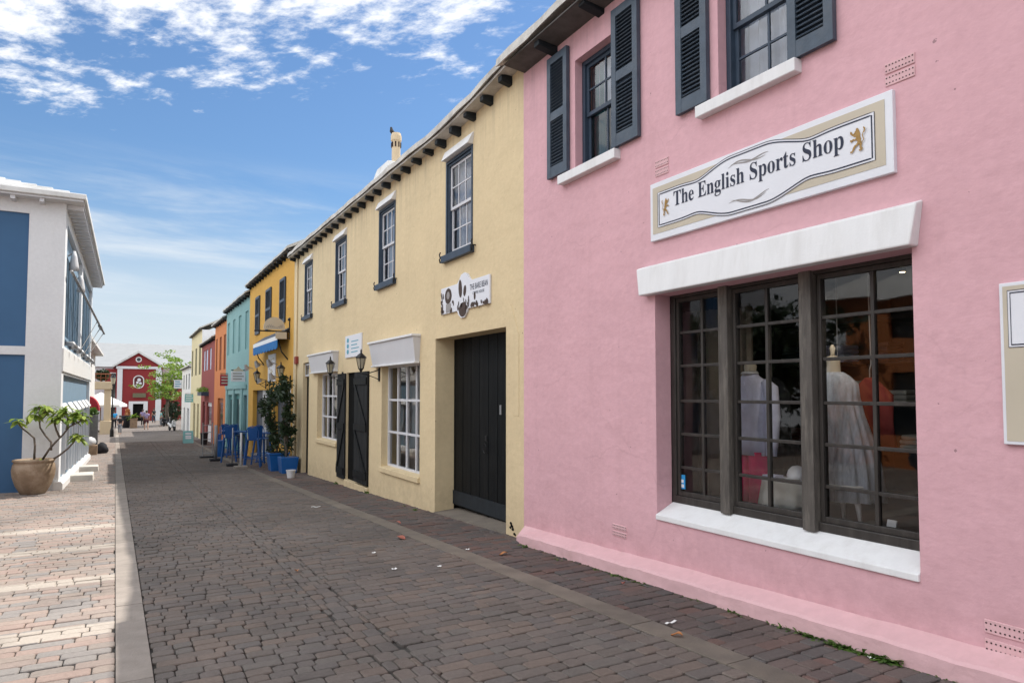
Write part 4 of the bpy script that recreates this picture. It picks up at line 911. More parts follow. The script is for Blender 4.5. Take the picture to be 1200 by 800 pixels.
# wall lanterns
def lantern(name, x, y, z, s, label, group, m='blackmetal'):
    t_ = thing(name, (x, y, z), label, 'lantern', group)
    b = MB(); b.lathe((x, y, z + .30 * s), [(.155 * s, 0), (.16 * s, .02 * s), (.09 * s, .09 * s), (.035 * s, .13 * s), (.02 * s, .16 * s), (.03 * s, .18 * s), (.008 * s, .25 * s)], 6); b.build('cap', m, t_)
    b = MB(); b.lathe((x, y, z), [(.055 * s, -.03 * s), (.075 * s, 0), (.07 * s, .01 * s)], 6); b.lathe((x, y, z), [(.02 * s, -.10 * s), (.05 * s, -.03 * s)], 6)
    for k in range(6): a = k * math.pi / 3; b.tube([(x + .072 * s * math.cos(a), y + .072 * s * math.sin(a), z), (x + .135 * s * math.cos(a), y + .135 * s * math.sin(a), z + .30 * s)], .009 * s, 5)
    b.build('cage', m, t_)
    b = MB(); b.lathe((x, y, z + .01 * s), [(.062 * s, 0), (.118 * s, .28 * s)], 6); b.build('lamp_glass', 'lampglass', t_)
    b = MB(); b.tube([(A - .01, y, z - .02 * s), (x + .15 * s, y, z - .14 * s), (x, y, z - .14 * s), (x, y, z - .05 * s)], .014 * s, 8); b.tube([(A - .01, y, z - .30 * s), (A - .12 * s, y, z - .25 * s), (x + .10 * s, y, z - .14 * s)], .010 * s, 8); b.box(A - .03, A + .002, y - .035 * s, y + .035 * s, z - .34 * s, z + .04 * s); b.build('bracket', m, t_)
    return t_
def lx(u, v, y): return onY(u, v, y)
yl1 = 16.05; x1, z1 = lx(387, 437, yl1); yl2 = 13.35; x2, z2 = lx(423, 432, yl2)
lantern('wall_lantern', x2, yl2, z2, .72, 'black six sided wall lantern beside the right edge of the open plank doors', 'lanterns on the yellow house')
lantern('wall_lantern', x1, yl1, z1, .72, 'black six sided wall lantern at the left of the open plank doors', 'lanterns on the yellow house')
# small white sign above the doors
ws = MB(); ws.box(A - .03, A - .001, 14.53, 15.80, 2.405, 2.91); o = ws.build('wall_sign', 'signwhite', bev=.004); tag(o, 'small white sign with a pale blue emblem over the open plank doors', 'sign')
f = onfac(15.68, 2.45, A - .03); b = MB()
for k in range(3): b.slab([(.11 + .085 * math.cos(a), .09 + .13 * k + .055 * math.sin(a)) for a in [R(30 * j) for j in range(12)]], f, .001, .004)
for z, w_ in ((.30, .55), (.22, .45), (.14, .6), (.06, .5)): b.slab([(.38, z), (.38 + w_, z), (.38 + w_, z + .022), (.38, z + .022)], f, .001, .003)
b.build('print', 'tealink', o)
# cut-out coffee sign
cs = thing('shop_sign', (A, 9.3, 3.07), 'white cut out sign printed with coffee beans and dark lettering above the big black door', 'sign')
f = onfac(10.19, 2.86, A); Wd = 1.71
out_ = [(0, .02), (.02, 0), (.62, .0), (.66, -.06), (.76, -.12), (.88, -.12), (.97, -.05), (1.0, .0), (1.71, .0), (1.71, .41), (1.12, .41), (1.06, .45), (.98, .53), (.88, .56), (.76, .54), (.68, .46), (.62, .42), (.0, .42)]
b = MB(); b.slab(out_, f, .004, .030); b.build('board', 'signwhite', cs)
def oval(b, cx, cz, rx, rz, d, rot=0): b.add([f(cx + rx * math.cos(a) * math.cos(rot) - rz * math.sin(a) * math.sin(rot), cz + rx * math.cos(a) * math.sin(rot) + rz * math.sin(a) * math.cos(rot), d) for a in [R(18 * j) for j in range(20)]], [tuple(range(20))])
b = MB(); rr = random.Random(9)
oval(b, .74, .33, .062, .14, .033, .1); oval(b, .90, .28, .048, .085, .033, -.2); oval(b, .29, .27, .13, .125, .033); oval(b, 1.24, .16, .03, .06, .033)
oval(b, .83, .0, .14, .11, .033)
for k in range(46):
    a = rr.uniform(.02, 1.69); hgt = .16 if .4 < a < 1.05 else .07; 
    if .13 < a < .38: continue
    oval(b, a, rr.uniform(.02, hgt), rr.uniform(.012, .03), rr.uniform(.02, .045), .0330 + .0002 * k, rr.uniform(-.4, .4))
for k in range(26): oval(b, rr.uniform(.015, .10), rr.uniform(.02, .34), rr.uniform(.01, .02), rr.uniform(.015, .03), .0335 + .0002 * k)
b.build('bean_print', 'brownink', cs, recalc=False)
b = MB(); oval(b, .29, .28, .06, .06, .0345); b.slab([(.20, .01), (.40, .01), (.39, .15), (.21, .15)], f, .031, .034); b.build('cup_print', 'greyink', cs, recalc=False)
b = MB(); text_mesh(b, 'THE BARE BEAN', lambda x, z, d: f(1.08 + x, .26 + z, .033), .58, .085); text_mesh(b, 'COFFEE HOUSE', lambda x, z, d: f(1.17 + x, .185 + z, .033), .38, .04); b.build('lettering', 'ink', cs, recalc=False)

# ------------------------------------------------------------------ golden house with blue bar furniture
GE = 30.6
gold = thing('town_house', (A, 26, gz(26)), 'golden yellow bar house with closed dark shutters and a blue awning', 'building')
DO1 = (21.95, 25.2, -1.5, 1.80); DO2 = (25.7, 29.4, -1.5, 1.70)
b = MB(); rowhouse(b, A, 8., YE, GE, -1.8, 6.0, [(21.95, 24.9, -.15, 1.80, .2), (25.3, 29.4, -1.5, 1.70, .2)]); b.build('wall', 'gold', gold)
roof_right(gold, YE, GE, lambda y: 6.07, over=.24, th=.08)
rafters(gold, YE, GE, .6, lambda y: 6.04, over=.21, h=.12, w=.10)
b = MB(); b.box(A - .20, A + .02, YE + .01, GE - .01, 6.03, 6.066); b.build('soffit', 'soffit', gold)
for y0, y1 in ((22.95, 23.85), (25.5, 26.55), (27.95, 28.9)): louvre(gold, A, y0, y1, 3.90, 5.40, 'navy')
for y0, y1 in ((22.15, 22.9), (26.9, 27.7), (25.35, 25.7)): b = MB(); b.box(A + .10, A + .16, y0, y1, -1.4 if y0 > 25 else -.1, 1.7); b.build('white_door', 'pole_white', gold, bev=.01)
b = MB(); b.box(A + .16, A + .22, 21.9, 29.5, -1.5, 1.85); b.build('dark_door', 'navy', gold)
for y0, y1, z0, z1 in ((27.0, 27.6, -.6, .1), (27.0, 27.6, .3, 1.4), (22.25, 22.8, .1, 1.5)): b = MB(); b.box(A + .09, A + .12, y0, y1, z0, z1); b.build('louvre_panel', 'greyink', gold)
b = MB(); b.box(A - .05, A + .3, 25.3, 29.4, -1.6, gz(27) + .12); b.build('step', 'stone', gold)
# scalloped awning over the door
aw = thing('awning', (A, 27, 3.4), 'small blue and white scalloped awning on the golden house', 'awning')
xa = A - .36; y0 = onX(325, 400, xa)[0]; y1 = onX(297, 408, xa)[0]; zt0 = onX(325, 393, xa)[1]
b = MB(); b.hexa([(xa, y0, zt0 - .05), (A, y0, zt0 + .22), (A, y1, zt0 + .22), (xa, y1, zt0 - .05), (xa, y0, zt0), (A, y0, zt0 + .27), (A, y1, zt0 + .27), (xa, y1, zt0)]); b.build('canopy', 'navy', aw)
b = MB(); n = 9; b.box(xa - .012, xa, y0, y1, zt0 - .14, zt0 - .003); b.build('white_band', 'whitecanvas', aw)
b = MB()
for k in range(n):
    ya = y0 + (y1 - y0) * k / n; w_ = (y1 - y0) / n
    b.slab([(ya, zt0 - .14), (ya + w_, zt0 - .14), (ya + w_, zt0 - .36), (ya + w_ * .8, zt0 - .41), (ya + w_ * .5, zt0 - .43), (ya + w_ * .2, zt0 - .41), (ya, zt0 - .36)], lambda a, c, d: (xa - d, a, c), -.012, .012)
b.build('valance', 'blueawn', aw)
b = MB()
for yy in (y0 + .15, y1 - .15): b.tube([(A, yy, zt0 - .75), (A - .2, yy, zt0 - .5), (xa + .05, yy, zt0 - .1)], .02, 6)
b.build('stay', 'blackmetal', aw)
# hanging pub sign on its iron bar
hb = 22.25; xt, zt_b = onY(298, 387, hb); 
hs = thing('hanging_sign', (A, hb, zt_b), 'pale shaped pub sign standing on an iron bar out from the golden wall', 'sign')
b = MB(); b.tube([(A, hb, zt_b), (xt, hb, zt_b)], .022, 8); b.tube([(A, hb, zt_b - .25), (A - .02, hb, zt_b + .45)], .02, 8); b.tube([(A, hb, zt_b - .22), (A - .25, hb, zt_b - .16), (A - .38, hb, zt_b - .02)], .014, 8); b.lathe((A - .02, hb, zt_b + .35), [(.05, 0), (.06, .05), (.02, .1)], 8); b.build('bracket', 'blackmetal', hs)
xl_, xr_ = onY(309, 380, hb)[0], onY(334, 380, hb)[0]; hz = onY(321, 371.5, hb)[1]
b = MB(); w_ = xr_ - xl_; b.slab([(xl_, zt_b + .05)] + [(xl_ + w_ / 2 - w_ / 2 * math.cos(a), zt_b + .12 + (hz - zt_b - .12) * math.sin(a)) for a in [math.pi * k / 14 for k in range(15)]] + [(xr_, zt_b + .05)], lambda a, c, d: (a, hb + d, c), -.025, .025); b.build('board', 'beige', hs)
b = MB()
for k in range(9): stroke(b, [(xl_ + w_ * (.12 + .085 * k), zt_b + .10), (xl_ + w_ * (.18 + .085 * k), zt_b + .17 + .05 * math.sin(k)), (xl_ + w_ * (.22 + .08 * k), zt_b + .12)], .02, lambda a, c, d: (a, hb - d, c), .027)
b.build('lettering', 'greyink', hs, recalc=False)
b = MB(); x0_, x1_ = onY(323, 390, hb)[0], onY(336, 390, hb)[0]; za, zb = onY(330, 397, hb)[1], onY(330, 389, hb)[1]; b.box(x0_, x1_, hb - .02, hb + .02, za, zb); b.build('lower_board', 'beige', hs)
ps = MB(); ps.box(A - .03, A - .001, 24.5, 25.9, 2.0, 2.96); o = ps.build('menu_board', 'signwhite'); tag(o, 'tall white menu board with faded print on the golden wall between two lanterns', 'menu board')
b = MB(); f = onfac(25.8, 2.05, A - .03); rr = random.Random(2)
for k in range(12): xx, zz = rr.uniform(.05, .8), rr.uniform(.05, .75); b.slab([(xx, zz), (xx + rr.uniform(.1, .4), zz), (xx + .3, zz + .06), (xx, zz + .05)], f, .001, .003 + .0002 * k)
b.build('print', 'beige', o)
for (u, v, lab) in ((301, 446, 'small black lantern left of the white menu board on the golden wall'), (329, 441, 'small black lantern right of the white menu board on the golden wall')):
    yy = onX(u + 6, v, A - .15)[0]; x_, z_ = onY(u, v, yy); lantern('wall_lantern', min(x_, A - .25), yy, z_, .85, lab, 'lanterns on the golden house')
def spot(y, z, L, lab):
    t_ = thing('spotlight', (A, y, z), lab, 'spotlight', 'spotlights on the golden wall'); b = MB(); b.tube([(A, y, z), (A - L, y, z + .12)], .015, 6); b.build('arm', 'steel', t_); b = MB(); b.tube([(A - L, y, z + .16), (A - L + .05, y, z + .02), (A - L + .1, y, z - .06)], [.05, .09, .11], 10); b.build('lamp_head', 'steel', t_)
for (u, v, lab) in ((306, 428, 'pale spotlight on a short arm up left of the white menu board'), (321, 427, 'pale spotlight on a short arm in front of the white menu board'), (293, 432, 'pale spotlight on a short arm beside the teal house'), (308, 446, 'pale spotlight just right of the left small lantern'), (324, 443, 'pale spotlight low at the foot of the white menu board')):
    yy, zz = onX(u + 4, v, A); spot(yy, zz, .32, lab)

# ------------------------------------------------------------------ teal, orange, dark red, cream and white houses beyond
def plainhouse(name, y0, y1, ze, wall, label, wins, doors, m_win, wz, run=3.6, raf=True, roofm='roof_edge', back=8.):
    h = thing(name, (A, (y0 + y1) / 2, gz(y0)), label, 'building'); holes = [(a, b_, wz[0], wz[1], .10) for a, b_ in wins] + [(a, b_, -3, zt, .15) for a, b_, zt, _ in doors]
    b = MB(); rowhouse(b, A, back, y0, y1, -3, ze - .05, holes); b.build('wall', wall, h)
    roof_right(h, y0, y1, lambda y: ze, over=.24, th=.08, edge=roofm, back=back, run=min(3.6, back / 2))
    c = MB(); c.box(A - .20, A + .02, y0 + .01, y1 - .01, ze - .05, ze - .004); c.build('soffit', 'soffit', h)
    if raf: rafters(h, y0, y1, .8, lambda y: ze - .02, over=.21, h=.12, w=.10)
    for a, b_ in wins:
        c = MB(); c.box(A + .05, A + .12, a, b_, wz[0], wz[1]); o = c.build('window', m_win, h)
        c = MB(); ym_ = (a + b_) / 2; c.box(A + .035, A + .05, a, a + .05, wz[0], wz[1]); c.box(A + .035, A + .05, b_ - .05, b_, wz[0], wz[1]); c.box(A + .035, A + .05, ym_ - .03, ym_ + .03, wz[0], wz[1]); c.build('frame', m_win, o)
    for a, b_, zt, dm in doors:
        c = MB(); c.box(A + .10, A + .16, a, b_, -3, zt); o = c.build('door', dm, h)
        c = MB(); c.box(A + .085, A + .1, a + .15, b_ - .15, gz(a) + 1.0, zt - .25); c.build('pane', 'darkglass', o)
    return h
teal = plainhouse('town_house', GE, 38.4, 5.80, 'teal', 'pale teal house with tall narrow shuttered windows', [(31.0, 31.8), (33.1, 33.9), (35.1, 35.85), (37.1, 37.9)], [(31.0, 32.0, 1.5, 'navy'), (33.2, 34.9, 1.55, 'teal_dark'), (35.6, 37.2, 1.5, 'teal_dark')], 'teal', (3.5, 5.15))
for y in (32.4, 35.1, 37.6): b = MB(); b.box(A - .05, A + .02, y - .22, y + .22, -2, 1.75); b.build('pilaster', 'teal', teal)
b = MB(); b.box(A - .06, A - .001, 31, 38.2, 1.78, 1.95); b.build('cornice', 'teal', teal)
orange = plainhouse('town_house', 38.4, 43.75, 5.50, 'orange', 'narrow burnt orange house between the teal and dark red ones', [(38.6, 39.5), (40.5, 41.45), (42.45, 43.2)], [(39.3, 41.9, 1.30, 'orange_dark')], 'orange_dark', (2.85, 4.7))
maroon = plainhouse('town_house', 43.75, 52.0, 4.85, 'maroon', 'low dark red house with white upper shutters and a flower box', [(45.7, 46.7), (47.8, 49.0), (49.5, 50.6)], [(45.0, 48.0, 1.0, 'pole_white'), (49.0, 50.8, 1.0, 'maroon_dark')], 'curtain', (3.05, 4.4))
cream = plainhouse('town_house', 52.0, 61.0, 6.05, 'cream', 'tall pale cream house rising above the dark red one', [(52.8, 54.3), (55.9, 57.4), (59.3, 60.7)], [(53.5, 55, .8, 'cream_dark'), (56.5, 58.3, .8, 'cream_dark')], 'cream_dark', (2.9, 4.93), raf=False)
b = MB(); b.quad((A - .003, 51.99, 4.3), (A + 8, 51.99, 4.3), (A + 8, 51.99, 6.0), (A - .003, 51.99, 6.0)); b.build('gable_wall', 'white_wall', cream)
white = plainhouse('town_house', 61.0, 71.5, 3.75, 'offwhite', 'small white house with dark windows at the far end of the row', [(62.5, 63.6), (65.5, 66.6), (68.5, 69.6)], [(62.5, 64.5, .3, 'cloth_grey'), (67, 68.5, .3, 'navy')], 'darkglass', (1.9, 3.2), raf=False)
def blade(name, u0, u1, v0, v1, y, m, label, txt=None, th=.05, bracket=True, mark='ink'):
    """a double sided board hanging out from the wall across the pavement"""
    x0, z1 = onY(u0, v0, y); x1, z0 = onY(u1, v1, y)
    b = MB(); b.box(x0, x1, y - th / 2, y + th / 2, z0, z1); o = b.build(name, m, bev=.006); tag(o, label, 'sign')
    b = MB(); b.tube([(A, y, z1 + .06), (x0, y, z1 + .06)], .02, 6)
    for q in (.15, .85): b.tube([(x0 + (x1 - x0) * q, y, z1 + .06), (x0 + (x1 - x0) * q, y, z1 - .02)], .01, 5)
    if bracket: b.build('bracket', 'blackmetal', o)
    b = MB(); n = 3; 
    for k in range(n):
        zz = z0 + (z1 - z0) * (.2 + .27 * k); b.quad((x0 + (x1 - x0) * .12, y - th / 2 - .004, zz), (x0 + (x1 - x0) * (.75 + .13 * (k % 2)), y - th / 2 - .004, zz), (x0 + (x1 - x0) * (.75 + .13 * (k % 2)), y - th / 2 - .004, zz + (z1 - z0) * .11), (x0 + (x1 - x0) * .12, y - th / 2 - .004, zz + (z1 - z0) * .11))
    b.build('lettering', mark, o, recalc=False); return o
o = blade('hanging_sign', 271, 287.5, 435, 447, 31.6, 'signwhite', 'white hanging sign with a curled crest on the teal house', mark='greyink')
x0, z1 = onY(271, 435, 31.6); x1, _ = onY(287.5, 435, 31.6)
b = MB(); b.slab([(x0 + (x1 - x0) * q, z1 + h_ * .16 + .005) for q, h_ in ((.1, 0), (.2, .5), (.35, .7), (.5, 1.4), (.65, .7), (.8, .5), (.9, 0))], lambda a, c, d: (a, 31.6 + d, c), -.02, .02); b.build('crest', 'beige', o)
blade('hanging_sign', 258, 270, 439, 452, 37.6, 'redcanvas', 'dark red hanging sign at the edge of the orange house', mark='beige')
blade('hanging_sign', 280, 284.5, 448, 456, 34.2, 'redink', 'small red pennant sign under the white crested one', mark='beige', bracket=True)
blade('hanging_sign', 216.5, 227, 462, 471, 58.5, 'turq', 'turquoise hanging sign on the cream house', mark='signwhite')
blade('hanging_sign', 204, 213, 445, 455, 70.5, 'signwhite', 'pale hanging sign on the small white house', mark='tealink')
fb = thing('flower_box', (A, 48, 1.3), 'dark flower box of yellow green plants under the white shutters of the dark red house', 'flower box')
b = MB(); xq = onY(233, 460, 48.5)[0]; z0, z1 = onY(238, 463.5, 48.5)[1], onY(238, 459, 48.5)[1]; b.box(xq, A, 46.8, 49.6, z0, z1); b.build('box', 'navy', fb)
def foliage(mb, c, rad, n, size, rr, flat=1., shell=.55, long=1.0, droop=0.):
    for _ in range(n):
        while True:
            d = Vector((rr.uniform(-1, 1), rr.uniform(-1, 1), rr.uniform(-1, 1)))
            if shell * .6 < d.length < 1: break
        p = Vector(c) + Vector((d.x * rad[0], d.y * rad[1], d.z * rad[2])); s = size * rr.uniform(.6, 1.3)
        a = Vector((rr.uniform(-1, 1), rr.uniform(-1, 1), rr.uniform(-1, 1) * flat)).normalized(); b_ = a.cross(Vector((rr.uniform(-1, 1), rr.uniform(-1, 1), rr.uniform(-1, 1)))).normalized()
        q = a * s * .5 * long; w = b_ * s * .28
        mb.add([p - q, p + w - q * .1, p + q + Vector((0, 0, -droop * s)), p - w - q * .1], [(0, 1, 2, 3)])
rr = random.Random(21); b = MB()
for k in range(6): foliage(b, ((xq + A) / 2, 47.1 + k * .45, z1 + .12), (.35, .3, .2), 60, .12, rr)
b.build('flowers', 'leaf_lime', fb, recalc=False)
# ------------------------------------------------------------------ white and blue house on the left
LX = -1.375; LF = 19.2; LE = 33.2; EZ = 6.02
lh = thing('corner_house', (LX, LF, gz(LF)), 'white house with deep blue panels and a stepped white roof on the left', 'building')
b = MB(); fY = lambda x, z, d: (x, LF + d, z)
PANR = -2.09
cells(b, fY, -14, LX, -1.5, EZ + .12, [(-5.2, PANR, 2.67, 5.77, .06), (-5.2, PANR, -1.4, 2.475, .06), (-9.6, -6.4, 2.67, 5.77, .06), (-9.6, -6.4, -1.4, 2.475, .06)], .06)
fS = fX(LX, -1)
UP = (2.72, 5.72); LP = (1.22, 2.05)
cells(b, fS, LF, LE, -1.6, EZ + .12, [(19.75, 25.9, *UP, .10), (26.5, 32.7, *UP, .10), (19.75, 32.7, -1.6, LP[1], .10)], .10)
b.quad((-14, LF, -1.5), (-14, LE, -1.5), (-14, LE, EZ), (-14, LF, EZ)); b.quad((-14, LE, -1.5), (LX, LE, -1.5), (LX, LE, EZ + .1), (-14, LE, EZ + .1))
b.build('wall', 'white_wall', lh)
for x0, x1 in ((-5.2, PANR), (-9.6, -6.4)):
    for z0, z1 in ((2.67, 5.77), (-1.4, 2.475)): b = MB(); b.box(x0 - .05, x1 + .05, LF + .06, LF + .10, z0 - .05, z1 + .05); b.build('blue_panel', 'bluewall', lh)
b = MB(); b.box(LX - .16, LX - .10, 19.7, 32.75, UP[0] - .05, UP[1] + .05); b.box(LX - .16, LX - .10, 19.7, 32.75, -1.6, LP[1] + .05); b.build('street_panel', 'bluegrey', lh)
for bay0 in (20.0, 26.75):
    for k in range(3):
        y = bay0 + .25 + 1.95 * k
        c = MB(); c.box(LX - .10, LX - .04, y, y + .08, 3.0, 5.1); c.box(LX - .10, LX - .04, y + 1.22, y + 1.30, 3.0, 5.1); c.box(LX - .10, LX - .04, y + .08, y + 1.22, 5.02, 5.1); c.box(LX - .10, LX - .03, y, y + 1.3, 2.93, 3.0); c.box(LX - .098, LX - .05, y + .61, y + .69, 3.0, 5.02)
        o = c.build('window', 'bluegrey', lh, bev=.004); g = MB(); g.box(LX - .099, LX - .085, y + .06, y + 1.24, 2.98, 5.05); g.build('pane', 'darkglass', o)
        c = MB(); c.tube([(LX - .1, y + .65, 2.86), (LX + .10, y + .65, 2.86), (LX + .15, y + .65, 2.74)], [.05, .07, .085], 10); c.build('downlight', 'steel', lh, smooth=True)
b = MB(); b.box(LX - .002, LX + .035, LF + .003, LE, 2.10, 2.66); b.build('string_course', 'white', lh, bev=.012)
# open white shutter tops and glazed doors on the ground floor
for k in range(6):
    y = 20.0 + 2.1 * k
    c = MB(); zb = gz(y) + .22; c.box(LX - .09, LX - .03, y, y + 1.55, zb, 1.20); o = c.build('door', 'bluegrey', lh, bev=.004)
    g = MB(); g.box(LX - .032, LX - .024, y + .18, y + .70, zb + .7, 1.08); g.box(LX - .032, LX - .024, y + .86, y + 1.38, zb + .7, 1.08); g.build('pane', 'darkglass', o)
    g = MB(); g.hexa([(LX - .05, y, 1.30), (LX + .09, y + .05, 1.06), (LX + .09, y + 1.5, 1.06), (LX - .05, y + 1.55, 1.30), (LX - .05, y, 1.34), (LX + .10, y + .05, 1.10), (LX + .10, y + 1.5, 1.10), (LX - .05, y + 1.55, 1.34)]); g.build('door_canopy', 'white', o, bev=.004)
    g = MB(); g.box(LX - .02, LX + .08, y - .06, y + .02, zb + .1, 1.0); g.build('door_shutter', 'pole_white', o); g = MB(); g.box(LX - .02, LX + .08, y + 1.0, y + 1.08, zb + .1, 1.0); g.build('door_shutter', 'pole_white', o)
b = MB(); ys_ = [LF - .05, 22, 25, 28, 31, LE]
b.loft([[(LX - .1, y, gz(y) - .2), (LX + .09, y, gz(y) - .2), (LX + .09, y, gz(y) + .14), (LX + .05, y, gz(y) + .20), (LX - .1, y, gz(y) + .20)] for y in ys_]); b.build('plinth', 'white', lh)
# roof: hipped stepped courses of white slate with a thin eaves slab and close set rafters
b = MB(); OV = .42
def hip(i, z0, z1): b.box(-14 - OV + i, LX + OV - i, LF - OV + i, LE + OV - i, z0, z1)
for k in range(14): hip(.0 + .36 * k + (.0 if k == 0 else .0), EZ + .12 + .125 * k, EZ + .12 + .125 * (k + 1) + .004)
b.build('roof', 'roof', lh, bev=.02)
b = MB(); b.box(-14 - OV + .06, LX + OV - .06, LF - OV + .06, LE + OV - .06, EZ + .07, EZ + .117); b.build('eaves_board', 'pole_white', lh)
k = LF + .1
while k < LE:
    c = MB(); c.box(LX + .003, LX + OV - .08, k, k + .09, EZ - .04, EZ + .068); c.build('rafter', 'pole_white', lh); k += .42
k = LX - .5
while k > -6:
    c = MB(); c.box(k, k + .09, LF - OV + .1, LF - .003, EZ - .02, EZ + .068); c.build('rafter', 'pole_white', lh); k -= .55
b = MB(); x0 = onY(0, 206, 22)[0]; b.hexa([(-6, 20.6, EZ + .4), (-2.3, 20.6, EZ + .4), (-2.3, 23, EZ + .4), (-6, 23, EZ + .4), (-6, 20.7, EZ + .82), (-2.42, 20.7, EZ + .82), (-2.42, 22.9, EZ + .82), (-6, 22.9, EZ + .82)]); b.build('roof_parapet', 'roof', lh, bev=.03)
for (u, v, y, lab) in ((84.5, 312, 20.6, 'white cone shaped wall light nearest the corner of the white and blue house'), (91.5, 335, 23.6, 'white cone shaped wall light further along the white and blue house')):
    x, yy, z = LX + .10, y, onX(u, v, LX)[1]
    t_ = thing('wall_light', (LX, yy, z), lab, 'wall light', 'cone wall lights'); c = MB(); c.lathe((x, yy, z - .25), [(.11, 0), (.105, .12), (.07, .35), (.03, .5)], 14); c.build('lamp_shade', 'pole_white', t_, smooth=True); c = MB(); c.tube([(LX - .05, yy, z + .1), (x, yy, z + .22)], .02, 6); c.build('arm', 'steel', t_)
# rolled awning bar on thin arms, running out along the street side
xb = LX + .55; ya, za = onX(84, 318, LX + .12); yb, zb = onX(122, 391, xb)
t_ = thing('awning_bar', (LX, 26, 4), 'slim grey awning bar on thin wire stays by the white and blue house upper windows', 'awning bar')
b = MB(); b.tube([(LX + .12, ya, za), (xb, yb, zb)], .035, 8); b.tube([(LX + .12 + (xb - LX - .12) * .8, ya + (yb - ya) * .8, za + (zb - za) * .8 - .02), (LX + .12 + (xb - LX - .12) * .88, ya + (yb - ya) * .88, za + (zb - za) * .88 - .02)], .055, 8); b.build('bar', 'steel', t_, smooth=True)
for q in (.72, .85, .98):
    P = Vector((LX + .12 + (xb - LX - .12) * q, ya + (yb - ya) * q, za + (zb - za) * q)); b = MB(); b.tube([P, (LX - .02, P.y - 1.5, P.z - 1.2)], .012, 5); b.build('stay', 'blackmetal', t_)
for (y0, L, lab) in ((21.6, 1.2, 'worn white stone doorstep nearest the clay pot'), (25.4, 1.0, 'second worn white doorstep along the white and blue house')):
    b = MB(); rr = random.Random(int(y0)); b.hexa([(LX + .07, y0, gz(y0) - .05), (LX + .62, y0, gz(y0) - .05), (LX + .60, y0 + L, gz(y0) - .1), (LX + .07, y0 + L, gz(y0) - .1), (LX + .07, y0 + .02, gz(y0) + .17), (LX + .60, y0 + .02, gz(y0) + .16), (LX + .58, y0 + L, gz(y0) + .13), (LX + .07, y0 + L, gz(y0) + .13)])
    o = b.build('doorstep', 'step', bev=.02); tag(o, lab, 'step', 'doorsteps')
# clay pot with a frangipani
PX, PY = -1.80, 18.62; PZ = gz(PY)
pot = thing('plant_pot', (PX, PY, PZ), 'big bulbous weathered clay pot at the corner of the white and blue house', 'pot')
b = MB(); b.lathe((PX, PY, PZ), [(.225, 0), (.25, .03), (.34, .20), (.40, .40), (.415, .54), (.395, .66), (.37, .70), (.385, .715), (.405, .735), (.40, .765), (.36, .77), (.335, .70), (.335, .62)], 40); b.build('pot', 'terracotta', pot, smooth=True)
b = MB(); b.lathe((PX, PY, PZ + .66), [(.34, 0), (.28, .02), (.02, .04)], 24); b.build('soil', 'soil', pot)
pl = thing('frangipani_plant', (PX, PY, PZ + .68), 'bare curved stems with bright green leaf rosettes growing in the clay pot', 'plant')
rr = random.Random(31)
def pP(u, v, dy): x, z = onY(u, v, PY + dy); return Vector((x, PY + dy, z))
stems = [[(40, 538, 0), (41, 522, .05), (40, 513, .1), (33, 507, .15), (25, 501, .2), (21, 494, .2)], [(50, 538, 0), (57, 527, -.1), (64, 519, -.2), (74, 509, -.25), (81, 500, -.3), (93, 494, -.35), (98, 489, -.35)],
         [(60, 527, -.1), (60, 518, 0), (53, 510, .05), (47, 501, .1), (46, 490, .1), (46, 477, .1)], [(62, 538, -.05), (70, 533, -.15), (80, 525, -.2), (87, 517, -.3), (91, 511, -.3)], [(70, 512, -.2), (66, 504, -.2), (64, 497, -.2), (64, 488, -.2)], [(78, 503, -.3), (80, 495, -.25), (79, 487, -.25), (76, 479, -.2)], [(46, 490, .1), (52, 483, 0), (56, 478, -.1)], [(85, 498, -.3), (88, 492, -.2), (90, 484, -.15)]]
b = MB()
for k, s_ in enumerate(stems):
    p = [pP(*q) for q in s_]; n = len(p); b.tube(p, [.024 - .012 * i / n for i in range(n)], 8)
b.build('stem', 'bark', pl, smooth=True)
b = MB()
def blade_leaf(b, p, d, L, w, droop):
    d = d.normalized(); side = d.cross(Vector((0, 0, 1))); side = side.normalized() if side.length > .05 else Vector((1, 0, 0))
    c0 = p; pts = []
    for q, ww in ((.0, .10), (.25, .75), (.55, 1.), (.82, .7), (1., .05)):
        c = p + d * L * q + Vector((0, 0, -droop * L * q * q)); pts.append((c - side * w * ww + Vector((0, 0, .12 * w * ww)), c, c + side * w * ww + Vector((0, 0, .12 * w * ww))))
    vs = [v for r in pts for v in r]; fs = []
    for i in range(4): fs += [(3 * i, 3 * i + 1, 3 * i + 4, 3 * i + 3), (3 * i + 1, 3 * i + 2, 3 * i + 5, 3 * i + 4)]
    b.add(vs, fs)
tips = [stems[0][-1], stems[1][-1], stems[2][-1], stems[3][-1], stems[4][-1], stems[5][-1], stems[6][-1], stems[7][-1], (71, 492, -.3), (58, 484, .1), (52, 480, .1), (84, 490, -.3), (66, 492, -.3), (72, 484, -.2), (92, 512, -.3), (38, 487, .1), (93, 484, -.2)]
for tp in tips:
    p = pP(*tp)
    for k in range(16):
        a = rr.uniform(0, 6.28); d = Vector((math.cos(a), math.sin(a), rr.uniform(-.35, .75))); blade_leaf(b, p + Vector((0, 0, rr.uniform(-.05, .05))), d, rr.uniform(.13, .27), rr.uniform(.032, .058), rr.uniform(.2, .8))
for k in range(8): a = rr.uniform(0, 6.28); blade_leaf(b, Vector((PX + .2 * math.cos(a), PY + .2 * math.sin(a), PZ + .68)), Vector((math.cos(a) * .6, math.sin(a) * .6, 1)), .14, .03, .3)
b.build('leaves', 'leaf_plumeria', pl, recalc=False)

